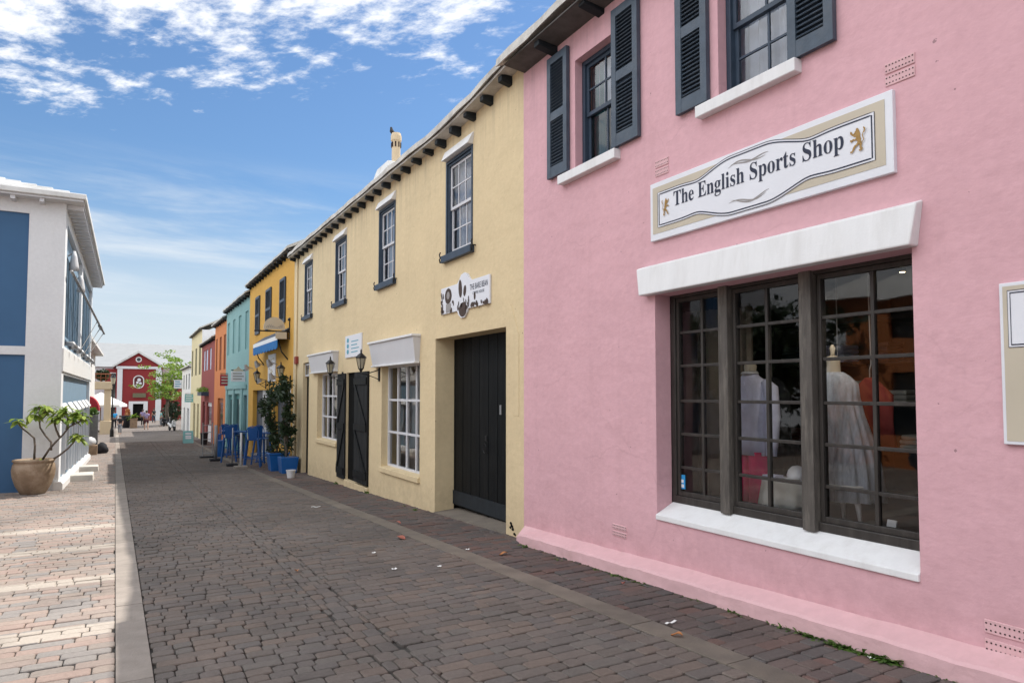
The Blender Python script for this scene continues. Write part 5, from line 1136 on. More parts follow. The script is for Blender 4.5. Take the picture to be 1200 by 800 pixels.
# ------------------------------------------------------------------ buildings across the little square, outside the picture (seen in the shop glass)
oh = thing('side_house', (-11.5, 8, gz(8)), 'orange house with a white roof across the square, mirrored in the shop window', 'building')
b = MB(); f = fX(-11.0, -1); cells(b, f, 4.5, 14.5, -1, 4.4, [(6, 7.3, -.3, 2.2), (8.6, 10, .6, 2.2), (11.4, 12.9, .6, 2.2), (6.2, 7.2, 3.0, 4.1), (11.6, 12.6, 3.0, 4.1)], .2); b.quad((-11, 4.5, -1), (-18, 4.5, -1), (-18, 4.5, 4.4), (-11, 4.5, 4.4)); b.quad((-11, 14.5, -1), (-18, 14.5, -1), (-18, 14.5, 4.4), (-11, 14.5, 4.4)); b.quad((-18, 4.5, -1), (-18, 14.5, -1), (-18, 14.5, 4.4), (-18, 4.5, 4.4)); b.build('wall', 'orange', oh)
b = MB(); b.box(-11.4, -11.25, 5, 14, -1, 4.3); b.build('window', 'darkglass', oh)
b = MB(); b.hexa([(-10.6, 4.1, 4.35), (-10.6, 14.9, 4.35), (-18.4, 14.9, 4.35), (-18.4, 4.1, 4.35), (-14.2, 7.5, 6.8), (-14.2, 11.5, 6.8), (-14.8, 11.5, 6.8), (-14.8, 7.5, 6.8)]); b.build('roof', 'roof', oh)
wh2 = thing('side_house', (-12, -2, 0), 'white two storey house across the square, mirrored in the shop window', 'building')
b = MB(); f = fX(-11.6, -1); cells(b, f, -12, 3.6, -1, 5.6, [(-1, .3, 0, 2.3), (1.4, 2.6, .8, 2.2), (-4, -2.6, .8, 2.2), (-1, .2, 3.2, 4.8), (1.5, 2.6, 3.2, 4.8), (-4, -2.8, 3.2, 4.8)], .2); b.quad((-11.6, 3.6, -1), (-18, 3.6, -1), (-18, 3.6, 5.6), (-11.6, 3.6, 5.6)); b.quad((-11.6, -12, -1), (-18, -12, -1), (-18, -12, 5.6), (-11.6, -12, 5.6)); b.build('wall', 'white_wall', wh2)
b = MB(); b.box(-11.95, -11.85, -11.5, 3.3, -1, 5.4); b.build('window', 'darkglass', wh2)
b = MB(); b.hexa([(-11.1, -12.4, 5.55), (-11.1, 4, 5.55), (-18.4, 4, 5.55), (-18.4, -12.4, 5.55), (-14.4, -9, 7.8), (-14.4, .6, 7.8), (-15, .6, 7.8), (-15, -9, 7.8)]); b.build('roof', 'roof', wh2)
car = thing('parked_car', (-7.2, 7.4, gz(7.4)), 'dark parked car in the square, mirrored in the shop window', 'car')
b = MB(); cz0 = gz(7.4); rows = []
for (y, zl, zr, w) in ((-2.05, .40, .62, .72), (-1.95, .30, .80, .82), (-1.2, .26, .92, .86), (-.2, .24, .96, .87), (1.0, .24, .97, .87), (1.9, .28, .90, .84), (2.1, .38, .70, .74)):
    rows.append([(-7.2 + sx_ * w * k, 7.4 + y, cz0 + z) for sx_, k, z in ((-1, .9, zl), (1, .9, zl), (1, 1, (zl + zr) / 2), (1, .93, zr), (-1, .93, zr), (-1, 1, (zl + zr) / 2))])
b.loft(rows); b.build('body', 'carpaint', car, bev=.04)
b = MB(); b.hexa([(-7.96, 6.4, cz0 + .95), (-6.44, 6.4, cz0 + .95), (-6.44, 9.2, cz0 + .95), (-7.96, 9.2, cz0 + .95), (-7.75, 7.1, cz0 + 1.45), (-6.65, 7.1, cz0 + 1.45), (-6.65, 8.7, cz0 + 1.45), (-7.75, 8.7, cz0 + 1.45)]); b.build('window', 'darkglass', car, bev=.03)
for y in (6.1, 8.75):
    for x in (-8.0, -6.55): b = MB(); b.loft([[(x, y + .32 * math.cos(a), cz0 + .32 + .32 * math.sin(a)) for a in [k * math.pi / 10 for k in range(20)]], [(x + .18, y + .32 * math.cos(a), cz0 + .32 + .32 * math.sin(a)) for a in [k * math.pi / 10 for k in range(20)]]]); b.build('wheel', 'rubber', car)

sq = thing('square_tree', (-9.6, 16.2, gz(16)), 'dense dark tree in the square, mirrored in the shop window', 'tree')
rr = random.Random(91); b = MB(); b.tube([(-9.6, 16.2, gz(16) - .1), (-9.5, 16.2, 1.2), (-9.7, 16.1, 3.0)], [.22, .17, .10], 8)
for k in range(6): b.tube([(-9.6, 16.2, 1.6 + .2 * k), (-9.6 + 1.5 * math.cos(k * 1.05), 16.2 + 1.5 * math.sin(k * 1.05), 3.4)], [.08, .03], 6)
b.build('trunk', 'bark', sq); b = MB()
for _ in range(120): foliage(b, (-9.6 + rr.gauss(0, .7), 16.2 + rr.gauss(0, 1.0), 2.7 + rr.gauss(0, .9)), (.6, .6, .5), 36, .34, rr, shell=.2)
b.build('crown', 'leaf_dark', sq, recalc=False)
# ------------------------------------------------------------------ far end of the street
h2 = thing('pale_house', (-2, 45, gz(45)), 'pale limewashed house beyond the white and blue one', 'building')
xw = -1.9
ya, za = onX(108, 412, xw)
b = MB(); f = fX(xw, -1); cells(b, f, 36, 52, -2, za, [(38, 39.2, 2.2, 3.8), (42, 43.2, 2.2, 3.8), (46, 47.2, 2.2, 3.8), (37.5, 40, -2, .8), (42, 44.5, -2, .8)], .15); b.quad((xw, 36, -2), (-9, 36, -2), (-9, 36, za), (xw, 36, za)); b.quad((xw, 52, -2), (-9, 52, -2), (-9, 52, za), (xw, 52, za)); b.build('wall', 'offwhite', h2)
b = MB(); b.hexa([(xw + .45, 35.6, za - .02), (xw + .45, 52.4, za - .02), (-9, 52.4, za - .02), (-9, 35.6, za - .02), (xw + .45, 35.6, za + .12), (xw + .45, 52.4, za + .12), (-5, 50, za + 1.8), (-5, 38, za + 1.8)]); b.build('roof', 'roof', h2)
b = MB(); b.box(xw - .3, xw - .16, 36.5, 51, -2, za - .3); b.build('window', 'darkglass', h2)
# sand coloured balcony and pier
YP = 66.0
def PT(u, v, Y): x, z = onY(u, v, Y); return x, z
bal = thing('balcony_house', (-2.4, YP, gz(YP)), 'sand coloured stone balcony on a square pier with a dark railing', 'building')
x0, _ = PT(121.5, 480, YP); x1, _ = PT(129.5, 480, YP); _, zt = PT(125, 456, YP); _, zs = PT(125, 447, YP)
b = MB(); b.box(x0, x1, YP, YP + .8, gz(YP) - .1, zt); b.box(x0 - .25, x1 + .12, YP - .15, YP + .95, gz(YP) - .1, PT(125, 493, YP)[1]); b.build('pier', 'sand', bal, bev=.03)
b = MB(); b.box(-9, x1 + .1, YP - .2, YP + 4, zt + .002, zs); b.build('balcony_slab', 'sand', bal, bev=.03)
_, zr = PT(115, 438, YP); b = MB(); b.tube([(-6, YP, zr), (x1, YP, zr)], .05, 6); b.tube([(-6, YP, (zr + zs) / 2), (x1, YP, (zr + zs) / 2)], .03, 6)
for k in range(14): b.tube([(x1 - .05 - k * .35, YP, zs), (x1 - .05 - k * .35, YP, zr)], .03, 5)
b.build('railing', 'orange_dark', bal)
b = MB(); b.box(-9, -3.0, YP + 2.5, YP + 6, -2, zr + 3.4); b.build('wall', 'cream', bal)
rr = random.Random(41); t_ = thing('potted_bush', (x0 - .3, YP + .6, zs), 'dark shrub growing on the sand stone balcony', 'bush'); b = MB(); foliage(b, (x0 - .2, YP + .7, zs + .55), (.55, .4, .5), 350, .3, rr); b.build('leaves', 'leaf_dark', t_, recalc=False); b = MB(); b.tube([(x0 - .2, YP + .7, zs), (x0 - .2, YP + .7, zs + 1)], .05, 6); b.build('stem', 'bark', t_)
# red gabled hall closing the street
YR = 100.0; GR = gz(YR)
ch_ = thing('gabled_hall', (1.2, YR, GR), 'deep red gabled hall with white corner pilasters and an oval emblem', 'building')
xl, zg = PT(136.3, 428.5, YR); xr, _ = PT(188.8, 428.5, YR); xm, zap = PT(162.5, 413.5, YR)
b = MB(); cells(b, lambda x, z, d: (x, YR + d, z), xl, xr, GR - .3, zg, [(PT(155.6, 480, YR)[0], PT(168, 480, YR)[0], GR - .2, PT(160, 473, YR)[1])], .4)
b.add([(xl, YR, zg), (xr, YR, zg), (xm, YR, zap)], [(0, 1, 2)]); b.quad((xl, YR, GR - .3), (xl, YR + 14, GR - .3), (xl, YR + 14, zg), (xl, YR, zg)); b.quad((xr, YR, GR - .3), (xr, YR + 14, GR - .3), (xr, YR + 14, zg), (xr, YR, zg)); b.build('wall', 'church', ch_)
b = MB(); pr = .35
for (xa, xb_) in ((xl, xm), (xr, xm)):
    s = -1 if xa < xm else 1
    b.hexa([(xa + s * .4, YR - pr, zg - .2), (xm, YR - pr, zap + .0), (xm, YR + 14, zap), (xa + s * .4, YR + 14, zg - .2), (xa + s * .4, YR - pr, zg + .05), (xm, YR - pr, zap + .28), (xm, YR + 14, zap + .28), (xa + s * .4, YR + 14, zg + .05)])
b.build('roof', 'roof', ch_)
b = MB(); b.box(PT(136.4, 480, YR)[0], PT(142.6, 480, YR)[0], YR - .12, YR - .003, GR, PT(140, 432, YR)[1]); b.build('pilaster', 'white_wall', ch_); b = MB(); b.box(PT(181.8, 480, YR)[0], PT(188.6, 480, YR)[0], YR - .12, YR - .003, GR, PT(140, 432, YR)[1]); b.build('pilaster', 'white_wall', ch_); b = MB(); b.box(xl, xr, YR - .16, YR - .002, PT(150, 432, YR)[1] + .003, PT(150, 429, YR)[1])
b.build('frieze', 'white_wall', ch_)
b = MB(); xa, xb_ = PT(150.6, 480, YR)[0], PT(173, 480, YR)[0]; xc, xd = PT(155.6, 480, YR)[0], PT(168, 480, YR)[0]; z0, z1 = PT(160, 473, YR)[1], PT(160, 470, YR)[1]
b.box(xa, xc, YR - .15, YR - .004, GR, z1); b.box(xd, xb_, YR - .15, YR - .004, GR, z1); b.box(xc, xd, YR - .14, YR - .004, z0, z1); b.build('door_surround', 'white_wall', ch_)
b = MB(); b.box(xc, xd, YR + .35, YR + .42, GR - .2, z0); b.build('door', 'black', ch_)
def ring2(b, cx, cz, r0, r1, sx, y, n=28, stad=0.):
    o1, o2 = [], []
    for k in range(n):
        a = 2 * math.pi * k / n; off = stad * (1 if math.sin(a) > 0 else -1)
        for r, o in ((r0, o1), (r1, o2)): o.append((cx + r * math.cos(a), y, cz + off + r * math.sin(a)))
    for k in range(n): b.quad(o1[k], o1[(k + 1) % n], o2[(k + 1) % n], o2[k])
def disc2(b, cx, cz, r, y, n=28, stad=0.): b.add([(cx + r * math.cos(2 * math.pi * k / n), y, cz + stad * (1 if math.sin(2 * math.pi * k / n) > 0 else -1) + r * math.sin(2 * math.pi * k / n)) for k in range(n)], [tuple(range(n))])
cxo, czo = PT(162.5, 447.3, YR); ppm = PT(163.5, 447, YR)[0] - cxo
b = MB(); ring2(b, cxo, czo, 5.3 * ppm, 6.6 * ppm, 1, YR - .06, stad=2.3 * ppm); b.build('emblem_rim', 'white', ch_, recalc=False); b = MB(); cx2, cz2 = PT(162.6, 421.2, YR); ring2(b, cx2, cz2, 2.4 * ppm, 3.7 * ppm, 1, YR - .06); b.build('window_rim', 'white', ch_, recalc=False)
b = MB(); disc2(b, cx2, cz2, 2.4 * ppm, YR - .05); b.build('round_window', 'darkglass', ch_, recalc=False)
em = MB(); disc2(em, cxo, czo, 5.3 * ppm, YR - .05, stad=2.3 * ppm); em.build('emblem', 'maroon_dark', ch_, recalc=False)
em = MB()
for (u, v, r) in ((163, 445, 2.2), (161, 448, 1.6), (164.5, 449, 1.7), (162.5, 452, 2.0), (160, 451, 1.2)): disc2(em, *PT(u, v, YR), r * ppm, YR - .07 - r * .004, 12)
em.build('emblem_figure', 'signwhite', ch_, recalc=False)
b = MB(); b.box(PT(155.6, 460, YR)[0], PT(171, 460, YR)[0], YR - .25, YR - .15, PT(160, 465.5, YR)[1], PT(160, 460.5, YR)[1]); b.build('name_board', 'cream_dark', ch_)
wg = thing('warehouse', (0, YR + 16, GR), 'big building with a wide pale roof behind the red hall', 'building')
YW = YR + 6
xa, _ = PT(112, 430, YW); xb_, _ = PT(232, 430, YW); ze_ = PT(150, 430, YW)[1]; zrg = PT(150, 403, YW + 14)[1]
b = MB(); b.box(xa, xb_, YW, YW + 26, GR - .3, ze_); b.build('wall', 'white_wall', wg); b = MB(); b.hexa([(xa - .5, YW - .5, ze_ + .003), (xb_ + .5, YW - .5, ze_ + .003), (xb_ + .5, YW + 27, ze_ + .003), (xa - .5, YW + 27, ze_ + .003), (xa - .5, YW + 13, zrg), (xb_ + .5, YW + 13, zrg), (xb_ + .5, YW + 14, zrg), (xa - .5, YW + 14, zrg)]); b.build('roof', 'farroof', wg)
an = thing('red_annex', (xl, YR + 1, GR), 'low red wing with a tall dark opening left of the gabled hall', 'building')
b = MB(); b.box(PT(123, 440, YR + 1)[0], xl - .02, YR + 1, YR + 5, GR - .3, PT(130, 432, YR + 1)[1]); b.build('wall', 'church', an); b = MB(); b.box(PT(129.5, 440, YR)[0], PT(136, 440, YR)[0], YR + .9, YR + .99, GR, PT(130, 437.5, YR + 1)[1]); b.build('window', 'darkglass', an); b = MB(); b.box(PT(127.5, 440, YR)[0], PT(136, 440, YR)[0], YR + .85, YR + .99, PT(130, 437.4, YR + 1)[1], PT(130, 436.4, YR + 1)[1]); b.build('lintel', 'white', an)
an2 = thing('red_annex', (xr, YR + 1, GR), 'low dark red wing half hidden by the lime green tree', 'building')
b = MB(); b.box(xr + .02, PT(214, 470, YR + 1)[0], YR + 1, YR + 5, GR - .3, PT(200, 446, YR + 1)[1]); b.build('wall', 'church', an2); b = MB()
for u in (193, 199, 205): b.box(PT(u, 480, YR)[0], PT(u + 3, 480, YR)[0], YR + .92, YR + .99, PT(u, 490, YR)[1], PT(u, 474, YR)[1])
b.build('window', 'darkglass', an2)
# lime green street tree
YT = 82.; GT = gz(YT)
tr = thing('street_tree', (PT(193, 480, YT)[0], YT, GT), 'loose crowned lime green tree in front of the red hall', 'tree')
rr = random.Random(51); b = MB(); xt = PT(197, 480, YT)[0]
def TP(u, v, dy): x, z = onY(u, v, YT + dy); return Vector((x, YT + dy, z))
base = Vector((xt, YT, GT - .1)); fork = TP(196, 470, 0)
b.tube([base, TP(195.5, 482, .1), fork], [.20, .16, .13], 8)
limbs = [(182, 449), (189, 430), (199, 417), (208, 423), (217, 432), (215, 446), (205, 441), (192, 457), (185, 462), (206, 458)]
ends = []
for k, (u, v) in enumerate(limbs):
    dy = rr.uniform(-3, 3); e = TP(u, v, dy); mid = (fork + e) / 2 + Vector((rr.uniform(-.4, .4), rr.uniform(-.4, .4), rr.uniform(-.2, .5))); b.tube([fork, mid, e], [.09, .06, .025], 6); ends += [e, mid + (e - mid) * .5]
b.build('trunk', 'bark', tr, smooth=True)
b = MB()
for e in ends:
    for _ in range(5):
        c = e + Vector((rr.gauss(0, .65), rr.gauss(0, .9), rr.gauss(0, .36))); foliage(b, c, (.65, .7, .24), 34, .27, rr, shell=.2, flat=.5)
b.build('crown', 'leaf_lime', tr, recalc=False)
for (u0, u1, v0, v1, Y, nm, lab, m_) in ((190, 214, 470, 494, 84, 'hedge_bush', 'dark green bush low under the lime green tree', 'leaf_dark'), (147, 152, 480, 497, 80, 'brown_shrub', 'brownish shrub left of the wooden planter', 'leaf_dry')):
    x0, z1 = PT(u0, v0, Y); x1, z0 = PT(u1, v1, Y); t_ = thing(nm, ((x0 + x1) / 2, Y, gz(Y)), lab, 'bush'); b = MB(); zc = (max(z0, gz(Y)) + z1) / 2; foliage(b, ((x0 + x1) / 2, Y, zc), ((x1 - x0) / 2, .8, (z1 - gz(Y)) / 2), 700, .30, rr, shell=.2); b.build('leaves', m_, t_, recalc=False); b = MB(); b.tube([((x0 + x1) / 2, Y, gz(Y)), ((x0 + x1) / 2, Y, z1 - .3)], .06, 6); b.build('stem', 'bark', t_)
# planters in the square
YQ = 78.
x0, z1 = PT(152.5, 490, YQ); x1, _ = PT(161, 490, YQ)
t_ = thing('planter', ((x0 + x1) / 2, YQ, gz(YQ)), 'square timber planter in the middle of the square', 'planter')
b = MB(); b.box(x0, x1, YQ - .4, YQ + .4, gz(YQ), z1); b.box(x0 - .04, x1 + .04, YQ - .44, YQ + .44, z1 - .08, z1 + .003); b.build('box', 'plank', t_, bev=.01); b = MB(); b.box(x0 + .05, x1 - .05, YQ - .35, YQ + .35, z1, z1 + .01); b.build('soil', 'soil', t_)
t_ = thing('palm_plant', ((x0 + x1) / 2, YQ, z1), 'yellow green arching plant in the timber planter', 'plant'); b = MB()
for k in range(46): a = rr.uniform(0, 6.28); blade_leaf(b, Vector(((x0 + x1) / 2, YQ, z1)), Vector((math.cos(a), math.sin(a), rr.uniform(.4, 2.2))), rr.uniform(.6, 1.1), .07, rr.uniform(.3, .9))
b.build('leaves', 'leaf_lime', t_, recalc=False)
x0, z1 = PT(144.5, 487, 79); x1, _ = PT(151.5, 487, 79); b = MB(); b.lathe(((x0 + x1) / 2, 79, gz(79)), [(.30, 0), (.40, .5), (.45, z1 - gz(79)), (.36, z1 - gz(79) + .02)], 16); o = b.build('planter_pot', 'cloth_black'); tag(o, 'round black planter left of the timber planter', 'planter')
# white market parasol
YU = 72.; xp, zp = PT(117, 464, YU); xe0, ze0 = PT(86, 475.5, YU); xe1, _ = PT(149, 475.5, YU)
t_ = thing('parasol', ((xe0 + xe1) / 2, YU, gz(YU)), 'white square market parasol standing by the sand stone pier', 'parasol')
cxu = (xe0 + xe1) / 2; rU = (xe1 - xe0) / 2
b = MB(); n = 8
for k in range(n):
    a0, a1 = 2 * math.pi * k / n, 2 * math.pi * (k + 1) / n; b.add([(cxu, YU, zp + .35), (cxu + rU * math.cos(a0), YU + rU * math.sin(a0), ze0 + .1), (cxu + rU * math.cos(a1), YU + rU * math.sin(a1), ze0 + .1), (cxu + rU * math.cos(a0), YU + rU * math.sin(a0), ze0 - .1), (cxu + rU * math.cos(a1), YU + rU * math.sin(a1), ze0 - .1)], [(0, 1, 2), (1, 3, 4, 2)])
b.build('canopy', 'whitecanvas', t_, recalc=False); b = MB(); b.tube([(cxu, YU, gz(YU)), (cxu, YU, zp + .3)], .04, 8); b.build('pole', 'plank', t_); b = MB(); b.box(cxu - .4, cxu + .4, YU - .4, YU + .4, gz(YU), gz(YU) + .1); b.build('base', 'stone', t_)
# red door awning of the left row
YA = 44.; x1, _ = PT(117, 470, YA); _, zt = PT(106, 464, YA); _, zb = PT(106, 481, YA)
t_ = thing('door_awning', (xw, YA, zt), 'red rounded door awning on the pale house', 'awning'); b = MB(); prof = [((x1 - xw) * math.sin(a), (zt - zb) * (math.cos(a))) for a in [math.pi / 2 * k / 8 for k in range(9)]]
b.slab([(xw - .02, zb)] + [(xw + p, zb + q) for p, q in prof], lambda a, c, d: (a, YA + d, c), -.9, .9); b.build('canopy', 'redcanvas', t_)
# lamp post
YL = 60.; xl_, zl = PT(132.8, 440, YL)
t_ = thing('street_lamp', (xl_, YL, gz(YL)), 'slim black lamp post with a glass lantern beside the sand stone pier', 'street lamp')
b = MB(); b.lathe((xl_, YL, gz(YL)), [(.14, 0), (.13, .5), (.07, .7), (.05, 1.0), (.045, zl - gz(YL) - .75), (.08, zl - gz(YL) - .7), (.03, zl - gz(YL) - .6)], 12); b.build('post', 'blackmetal', t_); b = MB(); b.lathe((xl_, YL, zl - .62), [(.10, 0), (.19, .45)], 6); b.build('lamp_glass', 'lampglass', t_); b = MB(); b.lathe((xl_, YL, zl - .16), [(.22, 0), (.10, .15), (.02, .28)], 6); b.build('cap', 'blackmetal', t_)
# low garden railing and rubbish at the left
YB = 38.; b = MB(); x0, zt = PT(100, 486, 40); x1, _ = PT(115, 486, 40)
t_ = thing('fence_panel', ((x0 + x1) / 2, 40, gz(40)), 'grey slatted fence panel beside the pale house', 'fence')
b = MB(); n = 12
for k in range(n): xx = x0 + (x1 - x0) * k / n; b.box(xx, xx + .06, 40, 40.03, gz(40), zt)
b.box(x0, x1, 40.03, 40.06, gz(40) + .2, gz(40) + .3); b.box(x0, x1, 40.03, 40.06, zt - .25, zt - .15); b.build('slats', 'steel', t_)
b = MB(); foliage(b, ((x0 + x1) / 2, 40.3, zt + .1), ((x1 - x0) / 2, .3, .25), 300, .16, rr); t2 = thing('hedge', ((x0 + x1) / 2, 40.3, gz(40)), 'clipped green hedge top behind the grey slatted fence', 'hedge'); b.build('leaves', 'leaf_weed', t2, recalc=False); b = MB(); b.tube([((x0 + x1) / 2, 40.3, gz(40)), ((x0 + x1) / 2, 40.3, zt)], .05, 6); b.build('stem', 'bark', t2)
gx, gy = ground(119, 531)[:2]
b = MB(); rows = []
for k in range(9):
    q = k / 8; r = .27 * math.sin(math.pi * min(.98, q * .8 + .2)) ** .6; rows.append([(gx + r * math.cos(a) * (1 + .12 * math.sin(3 * a + k)), gy + r * math.sin(a) * (1 + .1 * math.sin(4 * a)), gz(gy) + .52 * q) for a in [2 * math.pi * j / 18 for j in range(18)]])
b.loft(rows); o = b.build('rubbish_bag', 'cloth_black', smooth=True); tag(o, 'black rubbish sack slumped on the pavement below the slatted fence', 'rubbish bag')
gx2, gy2 = ground(106, 533)[:2]; b = MB(); b.box(gx2 - .35, gx2 + .25, gy2, gy2 + .5, gz(gy2), gz(gy2) + .42); o = b.build('crate', 'plank', bev=.01); tag(o, 'brown timber crate standing against the pavement fence', 'crate')
b = MB(); b.loft([ell(gx2 - .05, gy2 + .25, gz(gy2) + .424 + z, r, r, 14, .1, 3) for z, r in ((0, .2), (.15, .26), (.3, .2), (.38, .06))]); o = b.build('white_sack', 'pole_white', smooth=True); tag(o, 'white sack lying on the brown timber crate', 'sack')

# ------------------------------------------------------------------ people (small, far down the street)
def person(x, y, h, head, shirt, legs, hairm, label, stride=.25, shorts=False, arm=.0):
    z = gz(y); k = h / 1.75; t_ = thing('person', (x, y, z), label, 'person'); t_.rotation_euler = (0, 0, head)
    def skin(name, m, verts, edges, radii, par):
        me = bpy.data.meshes.new(name); me.from_pydata([Vector(v) * k for v in verts], edges, []); me.materials.append(M[m]); o = bpy.data.objects.new(name, me); COL.objects.link(o); o.parent = par; ORG[o.name] = (0, 0, 0)
        mo = o.modifiers.new('skin', 'SKIN'); mo.use_smooth_shade = True
        for sv, r in zip(me.skin_vertices[0].data, radii): sv.radius = (r * k, r * k)
        me.skin_vertices[0].data[0].use_root = True
        s_ = o.modifiers.new('sub', 'SUBSURF'); s_.levels = 1; s_.render_levels = 1; return o
    s = stride
    V = [(0, 0, .95), (0, 0, 1.15), (0, 0, 1.35), (0, 0, 1.47), (0, .015, 1.55), (0, .02, 1.66), (-.19, 0, 1.42), (-.24, -.03 - arm * .2, 1.15), (-.22, .10 + arm * .3, .93), (-.22, .14 + arm * .3, .83), (.19, 0, 1.42), (.24, .02, 1.15), (.22, .06, .93), (.22, .08, .83),
         (-.10, 0, .88), (-.11, s * .5, .50), (-.11, s * .35 - .05, .09), (-.11, s * .35 + .12, .04), (.10, 0, .88), (.11, -s * .2, .50), (.11, -s * .8, .09), (.11, -s * .8 + .15, .04)]
    E_ = [(0, 1), (1, 2), (2, 3), (3, 4), (4, 5), (2, 6), (6, 7), (7, 8), (8, 9), (2, 10), (10, 11), (11, 12), (12, 13), (0, 14), (14, 15), (15, 16), (16, 17), (0, 18), (18, 19), (19, 20), (20, 21)]
    rad = [.13, .12, .14, .06, .055, .105, .055, .045, .038, .04, .055, .045, .038, .04, .09, .06, .042, .04, .09, .06, .042, .04]
    bd = skin('body', 'skin', V, E_, rad, t_)
    skin('shirt', shirt, [V[0], V[1], V[2], (0, 0, 1.46), V[6], ((V[6][0] + V[7][0]) / 2 - .01, V[7][1] * .6, 1.26), V[10], ((V[10][0] + V[11][0]) / 2 + .01, 0, 1.26)], [(0, 1), (1, 2), (2, 3), (2, 4), (4, 5), (2, 6), (6, 7)], [.150, .140, .160, .085, .078, .068, .078, .068], t_)
    if shorts: skin('shorts', legs, [(0, 0, .96), V[14], (-.11, s * .4, .58), V[18], (.11, -s * .15, .58)], [(0, 1), (1, 2), (0, 3), (3, 4)], [.145, .11, .095, .11, .095], t_)
    else: skin('trousers', legs, [(0, 0, .96), V[14], V[15], V[16], V[18], V[19], V[20]], [(0, 1), (1, 2), (2, 3), (0, 4), (4, 5), (5, 6)], [.145, .11, .078, .062, .11, .078, .062], t_)
    b = MB(); b.loft([[(r * math.cos(a) * k, (.0 + r * 1.1 * math.sin(a) - .02) * k, zz * k) for a in [2 * math.pi * j / 12 for j in range(12)]] for zz, r in ((1.62, .085), (1.66, .112), (1.71, .108), (1.76, .08), (1.785, .03))]); o = b.build('hair', hairm, None, smooth=True); o.parent = t_
    b = MB()
    for sx_ in (-.035, .035): b.lathe((sx_ * k, .115 * k, 1.665 * k), [(.008 * k, -.008 * k), (.012 * k, 0), (.008 * k, .008 * k)], 6)
    o = b.build('eyes', 'hair', None); o.parent = t_
    b = MB(); b.loft([[(r * math.cos(a) * k, (.118 + r * .6 * math.sin(a)) * k, zz * k) for a in [2 * math.pi * j / 6 for j in range(6)]] for zz, r in ((1.62, .018), (1.65, .010))]); o = b.build('nose', 'skin', None); o.parent = t_
    return t_
def at_ground(u, v): return ground(u, v)[:2]
gx, gy = at_ground(140.3, 508.5); person(gx, gy, 1.52, R(170), 'cloth_black', 'cloth_grey', 'hair', 'person in a black top and grey trousers walking nearest on the left', .35)
gx, gy = at_ground(133.5, 502.5); person(gx, gy + 1, 1.75, R(20), 'cloth_blue', 'cloth_black', 'hair', 'person in a bright blue top standing by the lamp post', .1)
gx, gy = at_ground(171.3, 503.5); person(gx, gy, 1.80, R(5), 'cloth_lilac', 'cloth_maroon', 'hair', 'person in a lilac shirt and dark shorts walking away up the middle', .4, True)
gx, gy = at_ground(167, 498.5); person(gx, gy, 1.72, R(-10), 'cloth_lilac', 'cloth_black', 'hair', 'person in pale purple just beyond the lilac shirted walker', .3)
gx, gy = at_ground(180, 495.5); person(gx, gy, 1.7, R(40), 'cloth_black', 'navy', 'hair', 'person in dark clothes standing by the hall front', .15)
gx, gy = at_ground(188.5, 499.5); person(gx, gy, 1.65, R(90), 'cloth_teal', 'cloth_grey', 'hair', 'person in a pale teal shirt standing by the scooters', .15)
# parked scooters
def scooter(x, y, rot, label, paint):
    z = gz(y); t_ = thing('motor_scooter', (x, y, z), label, 'scooter', 'scooters parked at the end of the street'); t_.rotation_euler = (0, 0, rot)
    def P(b, n_, m_, **k): o = b.build(n_, m_, None, **k); o.parent = t_; return o
    for yy in (-.62, .62):
        b = MB(); n = 18; b.loft([[(xx, yy + r * math.cos(2 * math.pi * j / n), .25 + r * math.sin(2 * math.pi * j / n)) for j in range(n)] for xx, r in ((-.06, .20), (-.045, .25), (.045, .25), (.06, .20))]); P(b, 'wheel', 'rubber', smooth=True)
    b = MB(); b.loft([[(w * math.cos(a), yy, zc + hh * math.sin(a)) for a in [2 * math.pi * j / 12 for j in range(12)]] for yy, zc, w, hh in ((-.95, .70, .05, .04), (-.8, .62, .17, .16), (-.45, .56, .20, .20), (-.15, .48, .18, .16), (.0, .34, .17, .07), (.30, .33, .17, .06))]); b.loft([[(w * math.cos(a), yy + .05 * math.sin(a), zc) for a in [2 * math.pi * j / 12 for j in range(12)]] for yy, zc, w in ((.38, .30, .18), (.45, .6, .20), (.42, .85, .17), (.40, 1.0, .08))]); b.loft([[(w * math.cos(a), yy, .46 + hh * math.sin(a)) for a in [2 * math.pi * j / 10 for j in range(10)]] for yy, w, hh in ((.40, .05, .04), (.6, .09, .08), (.85, .07, .05))]); P(b, 'body', paint, smooth=True)
    b = MB(); b.loft([[(w * math.cos(a), yy, zc + .05 * math.sin(a)) for a in [2 * math.pi * j / 10 for j in range(10)]] for yy, zc, w in ((-.85, .80, .08), (-.6, .79, .14), (-.3, .75, .14), (-.1, .72, .09))]); P(b, 'seat', 'rubber', smooth=True)
    b = MB(); b.tube([(-.32, .30, 1.02), (-.1, .38, 1.0), (.1, .38, 1.0), (.32, .30, 1.02)], .018, 6); b.tube([(.2, .34, 1.02), (.26, .36, 1.18)], .01, 5); b.tube([(-.2, .34, 1.02), (-.26, .36, 1.18)], .01, 5); P(b, 'handlebar', 'blackmetal')
    b = MB(); b.lathe((0, .50, .92), [(.02, -.06), (.07, 0), (.06, .06)], 10); P(b, 'headlight', 'lampglass')
    b = MB(); b.tube([(0, .62, .25), (0, .46, .8)], .03, 6); P(b, 'fork', 'steel')
gx, gy = at_ground(201.5, 504.5); scooter(gx, gy, R(195), 'white scooter parked nearest at the end of the row', 'bikepaint')
gx, gy = at_ground(195.5, 499.5); scooter(gx, gy, R(205), 'black scooter parked just behind the white one', 'cloth_black')

